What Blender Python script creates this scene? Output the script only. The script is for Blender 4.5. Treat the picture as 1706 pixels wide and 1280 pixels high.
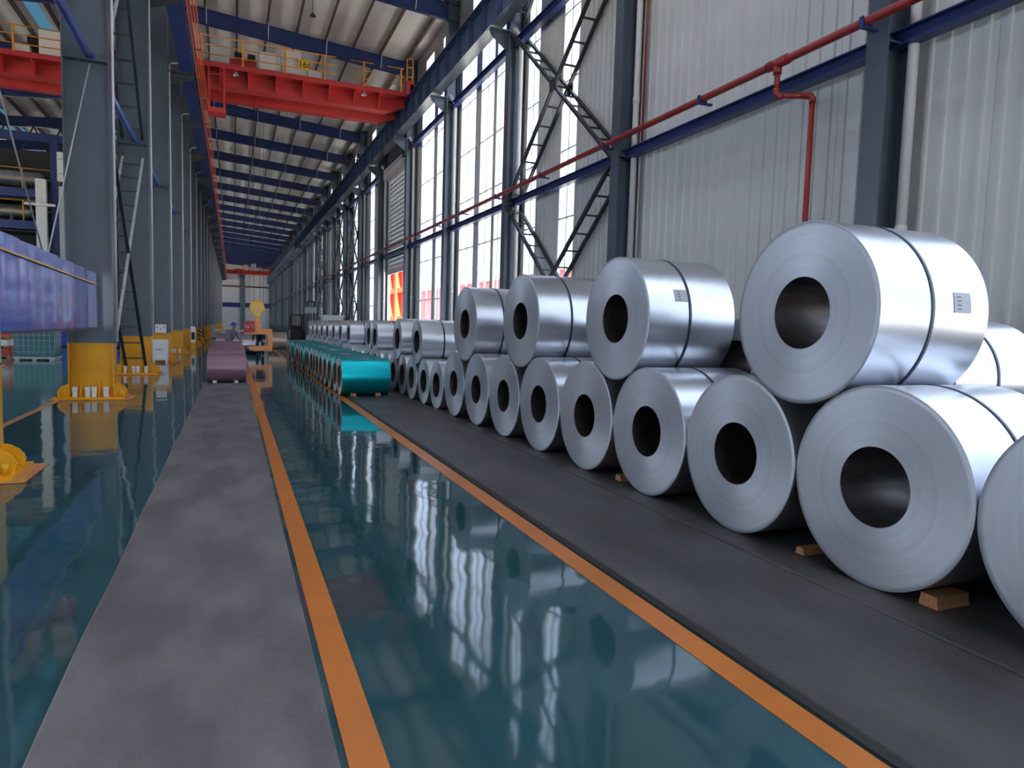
import bpy, math, random
from mathutils import Vector, Matrix

# ------------------------------------------------------------------ camera, sky, sun, exposure
sc = bpy.context.scene
for o in list(bpy.data.objects):
    bpy.data.objects.remove(o)
COL = sc.collection
random.seed(7)
PI = math.pi

FPX = 1140.0
cd = bpy.data.cameras.new('camera')
cd.sensor_width = 36.0
cd.lens = 36.0 * FPX / 1706.0
cd.clip_end = 600
cam = bpy.data.objects.new('camera', cd)
COL.objects.link(cam)
fwd_row = Vector((388 - 853, 535 - 640, FPX)).normalized()          # hall direction seen by the lens
dn = Vector((-0.029, 1.0, 0.0))
dn.z = -(dn.x * fwd_row.x + dn.y * fwd_row.y) / fwd_row.z
dn.normalize()
up = -dn
xr = fwd_row.cross(up)
right = Vector((xr.x, fwd_row.x, up.x))
down = Vector((xr.y, fwd_row.y, up.y))
fwd = Vector((xr.z, fwd_row.z, up.z))
m = Matrix.Identity(4)
for i in range(3):
    m[i][0] = right[i]
    m[i][1] = -down[i]
    m[i][2] = -fwd[i]
m[2][3] = 1.56
cam.matrix_world = m
sc.camera = cam

w = bpy.data.worlds.new('sky')
sc.world = w
w.use_nodes = True
bg = w.node_tree.nodes['Background']
bg.inputs[0].default_value = (0.70, 0.81, 1.0, 1)
bg.inputs[1].default_value = 2.6
sun = bpy.data.lights.new('sun', 'SUN')
sun.energy = 28.0
sun.angle = math.radians(0.6)
sun.color = (1.0, 0.90, 0.78)
so = bpy.data.objects.new('sun', sun)
COL.objects.link(so)
so.rotation_euler = Vector((0.12, 0.72, -0.68)).to_track_quat('-Z', 'Y').to_euler()
sc.view_settings.view_transform = 'Standard'
sc.view_settings.look = 'None'
sc.view_settings.exposure = 0.85
sc.view_settings.gamma = 1.0
sc.view_settings.use_curve_mapping = False
sc.cycles.use_denoising = True
sc.cycles.max_bounces = 10
sc.cycles.diffuse_bounces = 5
sc.cycles.glossy_bounces = 5
sc.cycles.transparent_max_bounces = 16
sc.cycles.caustics_reflective = False
sc.cycles.caustics_refractive = False
sc.cycles.sample_clamp_indirect = 6.0


# ------------------------------------------------------------------ materials
def srgb(r, g, b):
    f = lambda c: (c / 255 / 12.92) if c <= 10 else ((c / 255 + 0.055) / 1.055) ** 2.4
    return (f(r), f(g), f(b), 1)


def mat(name, col, rough=0.5, metal=0.0, var=0.12, scale=6.0, bump=0.0, bscale=40.0, spec=0.5, stretch=None, coat=0.0, emit=None, lo=0.3, hi=0.72):
    mt = bpy.data.materials.new(name)
    mt.use_nodes = True
    nt = mt.node_tree
    b = nt.nodes['Principled BSDF']
    b.inputs['Roughness'].default_value = rough
    b.inputs['Metallic'].default_value = metal
    b.inputs['Specular IOR Level'].default_value = spec
    if coat:
        b.inputs['Coat Weight'].default_value = coat
        b.inputs['Coat Roughness'].default_value = 0.08
    tc = nt.nodes.new('ShaderNodeTexCoord')
    mp = nt.nodes.new('ShaderNodeMapping')
    if stretch:
        mp.inputs['Scale'].default_value = stretch
    nt.links.new(tc.outputs['Object'], mp.inputs[0])
    n = nt.nodes.new('ShaderNodeTexNoise')
    n.inputs['Scale'].default_value = scale
    n.inputs['Detail'].default_value = 8
    nt.links.new(mp.outputs[0], n.inputs['Vector'])
    r = nt.nodes.new('ShaderNodeValToRGB')
    r.color_ramp.elements[0].position = lo
    r.color_ramp.elements[1].position = hi
    r.color_ramp.elements[0].color = (col[0] * (1 - var), col[1] * (1 - var), col[2] * (1 - var), 1)
    r.color_ramp.elements[1].color = (min(1, col[0] * (1 + var)), min(1, col[1] * (1 + var)), min(1, col[2] * (1 + var)), 1)
    nt.links.new(n.outputs['Fac'], r.inputs[0])
    nt.links.new(r.outputs[0], b.inputs['Base Color'])
    if bump:
        n2 = nt.nodes.new('ShaderNodeTexNoise')
        n2.inputs['Scale'].default_value = bscale
        nt.links.new(mp.outputs[0], n2.inputs['Vector'])
        bp = nt.nodes.new('ShaderNodeBump')
        bp.inputs['Strength'].default_value = bump
        bp.inputs['Distance'].default_value = 0.02
        nt.links.new(n2.outputs['Fac'], bp.inputs['Height'])
        nt.links.new(bp.outputs[0], b.inputs['Normal'])
    if emit:
        b.inputs['Emission Color'].default_value = emit[0]
        b.inputs['Emission Strength'].default_value = emit[1]
    return mt


M = {}
M['steel_grey'] = mat('painted steel grey blue', srgb(78, 91, 104), 0.26, 0, 0.14, 1.2, spec=0.85)
M['yellow'] = mat('safety yellow paint', srgb(226, 160, 14), 0.35, 0, 0.10, 3)
M['orange_rail'] = mat('orange rail paint', srgb(236, 150, 40), 0.4, 0, 0.08, 3)
M['navy'] = mat('navy blue paint', srgb(30, 50, 104), 0.4, 0, 0.15, 2)
M['runway'] = mat('runway beam paint', srgb(66, 84, 118), 0.4, 0, 0.15, 1.5)
M['strut_blue'] = mat('bright blue paint', srgb(50, 84, 170), 0.3, 0, 0.1, 2)
M['panel_blue'] = mat('glossy blue sheet', srgb(38, 76, 200), 0.14, 0, 0.08, 2, 0.08, 1.3, stretch=(1, 1.0, 0.25), coat=0.9)
M['wall'] = mat('off white wall sheet', srgb(206, 206, 205), 0.45, 0, 0.05, 0.8)
M['roof'] = mat('cream roof lining', srgb(240, 237, 230), 0.7, 0, 0.08, 0.7)
M['purlin'] = mat('dark purlin steel', srgb(92, 78, 74), 0.6, 0, 0.2, 2)
M['red'] = mat('crane red paint', srgb(192, 54, 50), 0.42, 0, 0.10, 2)
M['pipe_red'] = mat('fire pipe red paint', srgb(150, 42, 40), 0.35, 0, 0.12, 4)
M['dark_steel'] = mat('dark brace steel', srgb(50, 54, 58), 0.45, 0.2, 0.2, 4)
M['pale_steel'] = mat('pale grey steel', srgb(176, 182, 184), 0.4, 0.1, 0.08, 4)
M['white'] = mat('white enamel', srgb(222, 222, 216), 0.4, 0, 0.05, 3)
M['upvc'] = mat('white drain pipe', srgb(214, 212, 210), 0.35, 0, 0.04, 3)
M['conductor'] = mat('orange conductor bar', srgb(232, 112, 66), 0.45, 0, 0.08, 4)
M['black'] = mat('black rubber', srgb(32, 32, 34), 0.6, 0, 0.2, 8)
M['wood'] = mat('raw timber', srgb(176, 128, 88), 0.75, 0, 0.22, 9, 0.3, 30, stretch=(1, 6, 6))
M['strap'] = mat('dark strap steel', srgb(70, 78, 92), 0.45, 0.6, 0.1, 6)
M['print'] = mat('printed label', srgb(176, 180, 186), 0.6, 0, 0.12, 60, stretch=(0.2, 1, 3))
M['bore'] = mat('dark bore steel', srgb(104, 98, 98), 0.38, 0.85, 0.25, 5, stretch=(1, 3, 3))  # one darker steel tone for the inside of the silver coils
M['mat_grey'] = mat('worn rubber belt', srgb(104, 99, 102), 0.56, 0, 0.24, 2.6, 0.25, 60, stretch=(1, 0.45, 1), lo=.4, hi=.62)
M['mat_dark'] = mat('dark rubber belt', srgb(75, 73, 75), 0.5, 0, 0.28, 2.0, 0.25, 60, stretch=(1, 0.4, 1), lo=.38, hi=.64)
M['mat_edge'] = mat('black rubber edge', srgb(34, 36, 36), 0.7, 0, 0.2, 6)
M['floor_orange'] = mat('orange floor paint', srgb(196, 114, 42), 0.36, 0, 0.10, 3)
M['floor_tan'] = mat('worn orange base paint', srgb(206, 140, 84), 0.3, 0, 0.12, 3)
M['floor_teal'] = mat('lighter teal floor paint', srgb(70, 128, 128), 0.10, 0, 0.15, 1.0, 0.02, 1.2)
M['teal_tank'] = mat('teal plastic tank', srgb(70, 128, 138), 0.35, 0, 0.1, 2)
M['concrete'] = mat('outdoor concrete', srgb(196, 192, 184), 0.8, 0, 0.1, 0.5)
M['out_red'] = mat('red outdoor cladding', srgb(196, 84, 84), 0.6, 0, 0.1, 0.4)
M['out_orange'] = mat('orange outdoor gantry', srgb(226, 84, 40), 0.5, 0, 0.1, 0.8)
M['silver_duct'] = mat('silver duct wrap', srgb(190, 192, 194), 0.32, 0.8, 0.15, 3, 0.4, 8)
M['hook_orange'] = mat('sunlit orange hook paint', srgb(255, 158, 84), 0.3, 0, 0.06, 3)  # brightened to peach: warm sunlight put into the paint colour
M['hook_yellow'] = mat('yellow hook block paint', srgb(240, 182, 20), 0.3, 0, 0.06, 3)
M['tarp_blue'] = mat('blue plastic', srgb(40, 66, 170), 0.4, 0, 0.2, 3)
M['clay_red'] = mat('rust red pallet load', srgb(186, 84, 54), 0.6, 0, 0.2, 3)
M['sky_glass'] = None
M['hazard'] = None


def coil_material(name, col, rough, metal, face_rings=True):
    lo, hi = (.9, 1.05) if face_rings else (.975, 1.01)
    mt = bpy.data.materials.new(name)
    mt.use_nodes = True
    nt = mt.node_tree
    b = nt.nodes['Principled BSDF']
    b.inputs['Metallic'].default_value = metal
    tc = nt.nodes.new('ShaderNodeTexCoord')
    # slow streaks along the strip for the wrap, rings for the wound face
    sep = nt.nodes.new('ShaderNodeSeparateXYZ')
    nt.links.new(tc.outputs['Object'], sep.inputs[0])
    yz = nt.nodes.new('ShaderNodeCombineXYZ')
    nt.links.new(sep.outputs['Y'], yz.inputs[0])
    nt.links.new(sep.outputs['Z'], yz.inputs[1])
    ln = nt.nodes.new('ShaderNodeVectorMath')
    ln.operation = 'LENGTH'
    nt.links.new(yz.outputs[0], ln.inputs[0])
    wv = nt.nodes.new('ShaderNodeCombineXYZ')
    nt.links.new(ln.outputs['Value'], wv.inputs[0])
    nt.links.new(sep.outputs['X'], wv.inputs[1])
    n = nt.nodes.new('ShaderNodeTexNoise')
    n.inputs['Scale'].default_value = 26
    n.inputs['Detail'].default_value = 6
    nt.links.new(wv.outputs[0], n.inputs['Vector'])
    cr = nt.nodes.new('ShaderNodeValToRGB')
    cr.color_ramp.elements[0].position = 0.3
    cr.color_ramp.elements[1].position = 0.7
    cr.color_ramp.elements[0].color = (col[0] * lo, col[1] * lo, col[2] * lo, 1)
    cr.color_ramp.elements[1].color = (min(1, col[0] * hi), min(1, col[1] * hi), min(1, col[2] * hi), 1)
    nt.links.new(n.outputs['Fac'], cr.inputs[0])
    nt.links.new(cr.outputs[0], b.inputs['Base Color'])
    n2 = nt.nodes.new('ShaderNodeTexNoise')
    n2.inputs['Scale'].default_value = 3
    nt.links.new(tc.outputs['Object'], n2.inputs['Vector'])
    mr = nt.nodes.new('ShaderNodeMapRange')
    mr.inputs['To Min'].default_value = rough * 0.85
    mr.inputs['To Max'].default_value = rough * 1.15
    nt.links.new(n2.outputs['Fac'], mr.inputs['Value'])
    nt.links.new(mr.outputs[0], b.inputs['Roughness'])
    if face_rings:
        n3 = nt.nodes.new('ShaderNodeTexNoise')
        n3.inputs['Scale'].default_value = 90
        n3.inputs['Detail'].default_value = 3
        nt.links.new(wv.outputs[0], n3.inputs['Vector'])
        bp = nt.nodes.new('ShaderNodeBump')
        bp.inputs['Strength'].default_value = 0.25
        bp.inputs['Distance'].default_value = 0.004
        nt.links.new(n3.outputs['Fac'], bp.inputs['Height'])
        nt.links.new(bp.outputs[0], b.inputs['Normal'])
        b.inputs['Anisotropic'].default_value = 0.7
        tg = nt.nodes.new('ShaderNodeTangent')
        tg.direction_type = 'RADIAL'
        tg.axis = 'X'
        nt.links.new(tg.outputs[0], b.inputs['Tangent'])
    return mt


M['galv'] = coil_material('galvanized strip wrap', srgb(208, 211, 218), 0.30, 0.92, False)
M['galv_face'] = coil_material('galvanized strip edges', srgb(194, 200, 208), 0.44, 0.55)
M['teal_coil'] = coil_material('teal coated strip', srgb(12, 178, 188), 0.30, 0.8, False)
M['teal_face'] = coil_material('coated strip edges', srgb(176, 176, 170), 0.45, 0.6)
M['purple_coil'] = coil_material('mauve coated strip', srgb(150, 116, 132), 0.36, 0.35, False)
M['brown_coil'] = coil_material('tan steel strip', srgb(190, 170, 150), 0.35, 0.7, False)
M['core'] = mat('brown cardboard core', srgb(122, 92, 72), 0.8, 0, 0.2, 8)

# glossy green floor with gentle waves in the coating
mt = bpy.data.materials.new('green epoxy floor')
mt.use_nodes = True
nt = mt.node_tree
b = nt.nodes['Principled BSDF']
tc = nt.nodes.new('ShaderNodeTexCoord')
n = nt.nodes.new('ShaderNodeTexNoise')
n.inputs['Scale'].default_value = 0.9
n.inputs['Detail'].default_value = 6
nt.links.new(tc.outputs['Object'], n.inputs['Vector'])
cr = nt.nodes.new('ShaderNodeValToRGB')
cr.color_ramp.elements[0].position = 0.3
cr.color_ramp.elements[1].position = 0.75
cr.color_ramp.elements[0].color = srgb(34, 68, 74)
cr.color_ramp.elements[1].color = srgb(47, 88, 97)
nt.links.new(n.outputs['Fac'], cr.inputs[0])
nt.links.new(cr.outputs[0], b.inputs['Base Color'])
n2 = nt.nodes.new('ShaderNodeTexNoise')
n2.inputs['Scale'].default_value = 1.9
n2.inputs['Detail'].default_value = 1.5
nt.links.new(tc.outputs['Object'], n2.inputs['Vector'])
bp = nt.nodes.new('ShaderNodeBump')
bp.inputs['Strength'].default_value = 0.22
bp.inputs['Distance'].default_value = 0.018
nt.links.new(n2.outputs['Fac'], bp.inputs['Height'])
nt.links.new(bp.outputs[0], b.inputs['Normal'])
n3 = nt.nodes.new('ShaderNodeTexNoise')
n3.inputs['Scale'].default_value = 2.4
nt.links.new(tc.outputs['Object'], n3.inputs['Vector'])
mr = nt.nodes.new('ShaderNodeMapRange')
mr.inputs['To Min'].default_value = 0.03
mr.inputs['To Max'].default_value = 0.075
nt.links.new(n3.outputs['Fac'], mr.inputs['Value'])
nt.links.new(mr.outputs[0], b.inputs['Roughness'])
b.inputs['Specular IOR Level'].default_value = 0.6
M['floor'] = mt

# thin window glass: mostly clear, a little gloss
mt = bpy.data.materials.new('window glass')
mt.use_nodes = True
nt = mt.node_tree
nt.nodes.remove(nt.nodes['Principled BSDF'])
tr = nt.nodes.new('ShaderNodeBsdfTransparent')
tr.inputs[0].default_value = (0.90, 0.94, 0.96, 1)
gl = nt.nodes.new('ShaderNodeBsdfGlossy')
gl.inputs['Roughness'].default_value = 0.05
mx = nt.nodes.new('ShaderNodeMixShader')
mx.inputs[0].default_value = 0.08
nt.links.new(tr.outputs[0], mx.inputs[1])
nt.links.new(gl.outputs[0], mx.inputs[2])
nt.links.new(mx.outputs[0], nt.nodes['Material Output'].inputs[0])
M['glass'] = mt

M['dimmed_glass'] = M['glass'].copy()
M['dimmed_glass'].name = 'dimmed window glass'
for nd in M['dimmed_glass'].node_tree.nodes:
    if nd.type == 'BSDF_TRANSPARENT':
        nd.inputs[0].default_value = (0.62, 0.67, 0.74, 1)  # darker tint put in to hold down the brightness of these windows
mt = bpy.data.materials.new('frosted fill light sheet')  # sheet for the unseen roof strips added as fill light
mt.use_nodes = True
nt = mt.node_tree
nt.nodes.remove(nt.nodes['Principled BSDF'])
tl = nt.nodes.new('ShaderNodeBsdfTranslucent')
tl.inputs[0].default_value = (0.48, 0.52, 0.58, 1)
nt.links.new(tl.outputs[0], nt.nodes['Material Output'].inputs[0])
M['frosted'] = mt
M['frosted_blue'] = mt.copy()
M['frosted_blue'].name = 'blue tinted skylight sheet'
for nd in M['frosted_blue'].node_tree.nodes:
    if nd.type == 'BSDF_TRANSLUCENT':
        nd.inputs[0].default_value = (0.07, 0.12, 0.15, 1)

# hazard stripes
mt = bpy.data.materials.new('hazard stripe paint')
mt.use_nodes = True
nt = mt.node_tree
b = nt.nodes['Principled BSDF']
tc = nt.nodes.new('ShaderNodeTexCoord')
wv = nt.nodes.new('ShaderNodeTexWave')
wv.inputs['Scale'].default_value = 2.2
wv.bands_direction = 'DIAGONAL'
nt.links.new(tc.outputs['Object'], wv.inputs['Vector'])
cr = nt.nodes.new('ShaderNodeValToRGB')
cr.color_ramp.interpolation = 'CONSTANT'
cr.color_ramp.elements[0].color = srgb(40, 36, 30)
cr.color_ramp.elements[1].position = 0.5
cr.color_ramp.elements[1].color = srgb(222, 156, 20)
nt.links.new(wv.outputs['Fac'], cr.inputs[0])
nt.links.new(cr.outputs[0], b.inputs['Base Color'])
M['hazard'] = mt


# ------------------------------------------------------------------ mesh helpers
class MB:
    def __init__(s):
        s.v = []
        s.f = []
        s.sm = []

    def add(s, vs, fs, smooth=False):
        k = len(s.v)
        s.v += [tuple(v) for v in vs]
        s.f += [tuple(i + k for i in f) for f in fs]
        s.sm += [smooth] * len(fs)
        return s

    def box(s, x0, x1, y0, y1, z0, z1):
        return s.add([(x0, y0, z0), (x1, y0, z0), (x1, y1, z0), (x0, y1, z0), (x0, y0, z1), (x1, y0, z1), (x1, y1, z1), (x0, y1, z1)],
                     [(0, 3, 2, 1), (4, 5, 6, 7), (0, 1, 5, 4), (1, 2, 6, 5), (2, 3, 7, 6), (3, 0, 4, 7)])

    def bar(s, p, q, a, b, ref=(0, 0, 1)):
        p, q = Vector(p), Vector(q)
        d = (q - p).normalized()
        r = Vector(ref)
        if abs(d.dot(r)) > 0.99:
            r = Vector((1, 0, 0))
        u = d.cross(r).normalized() * a / 2
        v = u.cross(d).normalized() * b / 2
        vs = [p - u - v, p + u - v, p + u + v, p - u + v, q - u - v, q + u - v, q + u + v, q - u + v]
        return s.add(vs, [(0, 3, 2, 1), (4, 5, 6, 7), (0, 1, 5, 4), (1, 2, 6, 5), (2, 3, 7, 6), (3, 0, 4, 7)])

    def tube(s, pts, r, n=10, cap=True):
        pts = [Vector(p) for p in pts]
        vs = []
        for i, p in enumerate(pts):
            d = (pts[min(i + 1, len(pts) - 1)] - pts[max(i - 1, 0)]).normalized()
            rf = Vector((0, 0, 1)) if abs(d.z) < 0.9 else Vector((1, 0, 0))
            u = d.cross(rf).normalized()
            v = u.cross(d)
            for k in range(n):
                a = 2 * PI * k / n
                vs.append(p + (u * math.cos(a) + v * math.sin(a)) * r)
        fs = []
        for i in range(len(pts) - 1):
            for k in range(n):
                fs.append((i * n + k, i * n + (k + 1) % n, (i + 1) * n + (k + 1) % n, (i + 1) * n + k))
        s.add(vs, fs, True)
        if cap:
            k = len(s.v) - len(vs)
            s.f.append(tuple(k + i for i in range(n))[::-1])
            s.f.append(tuple(k + (len(pts) - 1) * n + i for i in range(n)))
            s.sm += [False, False]
        return s

    def lathe_x(s, prof, n=64, closed=False, smooth=True):
        """revolve (x, r) profile about the X axis"""
        vs = []
        for x, r in prof:
            for k in range(n):
                a = 2 * PI * k / n
                vs.append((x, r * math.cos(a), r * math.sin(a)))
        fs = []
        m_ = len(prof)
        for i in range(m_ if closed else m_ - 1):
            j = (i + 1) % m_
            for k in range(n):
                fs.append((i * n + k, i * n + (k + 1) % n, j * n + (k + 1) % n, j * n + k))
        return s.add(vs, fs, smooth)

    def prism(s, poly, axis, a, b):
        """extrude a 2D polygon along an axis ('x','y','z') from a to b"""
        def P(u, v, t):
            return {'x': (t, u, v), 'y': (u, t, v), 'z': (u, v, t)}[axis]
        k = len(poly)
        vs = [P(u, v, a) for u, v in poly] + [P(u, v, b) for u, v in poly]
        fs = [tuple(range(k))[::-1], tuple(range(k, 2 * k))]
        for i in range(k):
            j = (i + 1) % k
            fs.append((i, j, k + j, k + i))
        return s.add(vs, fs)

    def mesh(s, name, m_):
        me = bpy.data.meshes.new(name)
        me.from_pydata(s.v, [], s.f)
        me.polygons.foreach_set('use_smooth', s.sm)
        me.materials.append(m_)
        me.update()
        return me

    def build(s, name, m_, parent=None, loc=None):
        o = bpy.data.objects.new(name, s.mesh(name, m_))
        COL.objects.link(o)
        if parent:
            o.parent = parent
        if loc is not None:
            o.location = loc
        return o


def put(name, me, parent=None, loc=(0, 0, 0), rot=(0, 0, 0), scale=(1, 1, 1)):
    o = bpy.data.objects.new(name, me)
    COL.objects.link(o)
    o.parent = parent
    o.location = loc
    o.rotation_euler = rot
    o.scale = scale
    return o


def tag(o, label=None, cat=None, group=None, kind=None):
    if label:
        o['label'] = label
    if cat:
        o['category'] = cat
    if group:
        o['group'] = group
    if kind:
        o['kind'] = kind
    return o


def empty(name, loc=(0, 0, 0), rz=0):
    o = bpy.data.objects.new(name, None)
    COL.objects.link(o)
    o.empty_display_size = 0.2
    o.location = loc
    o.rotation_euler = (0, 0, rz)
    return o


def copy_tree(o, parent=None):
    c = o.copy()
    COL.objects.link(c)
    c.parent = parent
    for ch in o.children:
        copy_tree(ch, c)
    return c


ORD = ['nearest', 'second', 'third', 'fourth', 'fifth', 'sixth', 'seventh', 'eighth', 'ninth', 'tenth', 'eleventh', 'twelfth', 'thirteenth',
       'fourteenth', 'fifteenth', 'sixteenth', 'seventeenth', 'eighteenth', 'nineteenth', 'twentieth', 'twenty-first', 'twenty-second',
       'twenty-third', 'twenty-fourth', 'twenty-fifth', 'twenty-sixth', 'twenty-seventh', 'twenty-eighth', 'twenty-ninth', 'thirtieth']
for k in range(31, 50):
    ORD.append(str(k) + 'th')


def text_mesh(s, size, m_, extrude=0.002):
    cu = bpy.data.curves.new('lettering', 'FONT')
    cu.body = s
    cu.size = size
    cu.extrude = extrude
    cu.align_x = 'CENTER'
    cu.align_y = 'CENTER'
    t = bpy.data.objects.new('lettering', cu)
    COL.objects.link(t)
    dg = bpy.context.evaluated_depsgraph_get()
    me = bpy.data.meshes.new_from_object(t.evaluated_get(dg))
    bpy.data.objects.remove(t)
    me.materials.clear()
    me.materials.append(m_)
    return me


# ------------------------------------------------------------------ main dimensions
YN, YF = -19.5, 163.0          # near end and far end of the hall
XW = 8.15                     # inner face of the right wall
XL = -26.0                    # left wall of the neighbouring bay
XR = -2.5                     # ridge and middle column row
BAY = 6.5
RC = [6.65 + BAY * k for k in range(-4, 25)]        # right columns (centre Y)
LC = [-4.9, 1.4, 7.98] + [15.22 + BAY * k for k in range(0, 23)]


def roof_z(x):
    return 14.0 + (XW - x) * 0.085 if x >= XR else 14.0 + (XW - XR) * 0.085 - (XR - x) * 0.085


# ------------------------------------------------------------------ floor
fl = MB().box(XL, XW + 0.1, YN, YF, -0.2, 0.0).build('floor', M['floor'])
tag(fl, 'glossy green epoxy floor of the long hall', 'floor', kind='structure')
MB().box(0.375, 0.51, YN, 60, 0.0, 0.003).build('painted_line', M['floor_orange'], fl)
MB().box(2.07, 2.22, YN, 60, 0.0, 0.003).build('painted_line', M['floor_orange'], fl)
MB().box(-14, -3.05, 9.0, 80, 0.0, 0.002).build('painted_lane', M['floor_teal'], fl)
MB().box(-3.05, -2.95, 9.0, 80, 0.0, 0.004).build('painted_line', M['floor_tan'], fl)
g = MB().box(-80, 140, -80, 260, -0.6, -0.22).build('ground', M['concrete'])
tag(g, 'pale concrete yard outside the hall', 'ground', kind='structure')


def belt(x0, x1, y0, y1, label, wob=0.0, mk='mat_dark'):
    rows = 60
    mb = MB()
    vs, fs = [], []
    for i in range(rows + 1):
        y = y0 + (y1 - y0) * i / rows
        a = x0 + wob * math.sin(i * 1.7) * random.random()
        for x, z in ((a - 0.012, 0.0035), (a, 0.014), (x1, 0.014), (x1 + 0.012, 0.0035)):
            vs.append((x, y, z))
    for i in range(rows):
        for k in range(3):
            fs.append((i * 4 + k, i * 4 + k + 1, i * 4 + k + 5, i * 4 + k + 4))
    mb.add(vs, fs)
    o = mb.build('belt_mat', M[mk])
    return tag(o, label, 'mat')


belt(-0.67, 0.335, YN, 28.6, 'long worn grey rubber belt mat under the mauve coils', 0.014, 'mat_grey')
belt(2.30, 3.40, YN, 46, 'long grey rubber belt mat between right orange line and silver coils', 0.008)
belt(3.44, 4.85, YN, 46, 'dark grey rubber belt mat lying under the front silver coils')
belt(4.89, 6.0, YN, 16, 'grey rubber belt mat under the rear silver coils by the wall')
o = MB().box(2.235, 2.285, YN, 46, 0, 0.012).build('edge_strip', M['mat_edge'])
tag(o, 'thin black rubber edge strip beside the right orange floor line', 'strip')

# ------------------------------------------------------------------ ceiling: deck, purlins, rafters
ce = empty('ceiling')
tag(ce, 'cream lined pitched roof on blue rafters and dark purlins', 'ceiling', kind='structure')


def deck(name, x0, x1, m_, t=0.06, y0=None, y1=None):
    z0, z1 = roof_z(x0), roof_z(x1)
    MB().prism([(x0, z0), (x1, z1), (x1, z1 + t), (x0, z0 + t)], 'y', YN if y0 is None else y0, YF if y1 is None else y1).build(name, m_, ce)


deck('roof_deck', XR, XW + 0.5, M['roof'], y0=20.0)
for xa, xb in ((XR, 0.6), (1.8, 4.4), (5.6, XW + 0.5)):
    deck('roof_deck', xa, xb, M['roof'], y1=20.0)
for xa, xb in ((0.6, 1.8), (4.4, 5.6)):
    deck('seen_and_added_skylight', xa, xb, M['frosted'], 0.004, y1=20.0)  # unseen roof lights added to brighten floor and coils in the near hall
deck('roof_deck', -7.45, XR, M['roof'])
deck('seen_and_added_skylight', -8.0, -7.45, M['frosted_blue'], 0.004)
deck('roof_deck', -13.0, -8.0, M['roof'])
deck('seen_and_added_skylight', -14.2, -13.0, M['frosted_blue'], 0.004)  # unseen strip added for fill from the left, kept dim
deck('roof_deck', -19.0, -14.2, M['roof'])
deck('seen_and_added_skylight', -21.6, -19.0, M['frosted'], 0.004)  # wide unseen strip added to throw fill light into the main aisle
deck('roof_deck', XL, -21.6, M['roof'])
xs = [-2.2 + 1.22 * i for i in range(9)] + [-3.42 - 1.22 * i for i in range(18)]
for x in xs:
    z = roof_z(x)
    MB().box(x - 0.012, x + 0.012, YN, YF, z - 0.22, z - 0.001).box(x - 0.09, x, YN, YF, z - 0.222, z - 0.200).build('purlin', M['purlin'], ce)


def rafter_mesh(x0, x1):
    mb = MB()
    d0, d1 = 0.62, 0.62
    za, zb = roof_z(x0) - 0.225, roof_z(x1) - 0.225
    for w_, t0, t1 in ((0.09, 0, 0.02), (0.006, 0.02, d0 - 0.02), (0.09, d0 - 0.02, d0)):
        mb.prism([(x0, za - t1), (x1, zb - t1), (x1, zb - t0), (x0, za - t0)], 'y', -w_, w_)
    return mb.mesh('rafter', M['navy'])


rm_r, rm_l = rafter_mesh(XR, XW - 0.12), rafter_mesh(XL, XR)
fb = MB()
for i in (1, 3, 5, 7):
    pass
for k, y in enumerate(RC):
    r1 = put('rafter', rm_r, ce, (0, y, 0))
    put('rafter', rm_l, ce, (0, y, 0))
    if y < 80:
        for x in (-0.98, 1.46, 3.9, 6.34):
            z = roof_z(x)
            MB().bar((x, -0.42, z - 0.2), (x, -0.09, z - 0.225 - 0.6), 0.035, 0.035).build('fly_brace', M['pale_steel'], r1)
# roof ventilator lamps on the lining
for k, (x, y) in enumerate(((3.0, 29.5), (3.1, 45.2), (3.3, 51.5))):
    t = empty('ceiling_lamp', (x, y, roof_z(x) - 0.5))
    tag(t, ('small dark bell lamp hanging above the red crane', 'small dark bell lamp under the roof behind the red crane', 'small dark bell lamp farthest along the roof')[k], 'lamp')
    MB().tube([(0, 0, 0.02), (0, 0, 0.5)], 0.015, 6).build('stem', M['dark_steel'], t)
    s_ = MB()
    s_.lathe_x([(0, 0.03), (0.05, 0.06), (0.13, 0.13)], 16)
    sh = s_.build('shade', M['dark_steel'], t)
    sh.rotation_euler = (0, PI / 2, 0)

# ------------------------------------------------------------------ right wall: ribbed sheets, windows, door
wr = empty('wall_right')
tag(wr, 'off white ribbed sheet wall with tall windows', 'wall', kind='structure')
SHEETS = {}


def sheet(y0, y1, z0, z1, parent=None, x=XW, m_='wall', ribs=True):
    """ribbed wall sheet facing the hall"""
    wd = y1 - y0
    key = (round(wd, 3), round(z1 - z0, 3), ribs)
    if key not in SHEETS:
        n_ = max(1, round(wd / 0.25)) if ribs else 0
        prof = [(0, 0)]
        for i in range(n_):
            c = (i + 0.5) * wd / n_
            prof += [(c - 0.035, 0), (c - 0.022, -0.028), (c + 0.022, -0.028), (c + 0.035, 0)]
        prof += [(wd - 0.012, 0), (wd - 0.006, 0.01), (wd, 0)]
        h = z1 - z0
        vs = [(q, p, 0) for p, q in prof] + [(q, p, h) for p, q in prof]
        k = len(prof)
        fs = [(i, i + k, i + k + 1, i + 1) for i in range(k - 1)]
        SHEETS[key] = MB().add(vs, fs).mesh('wall_sheet', M['wall'])
    return put('wall_sheet', SHEETS[key], parent or wr, (x, y0, z0))


def sheets(y0, y1, z0, z1, ribs=True):
    n_ = max(1, round((y1 - y0) / 1.0))
    wd = (y1 - y0) / n_
    for i in range(n_):
        sheet(y0 + i * wd, y0 + (i + 1) * wd, z0, z1, ribs=ribs)


NWIN = [0]


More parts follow.
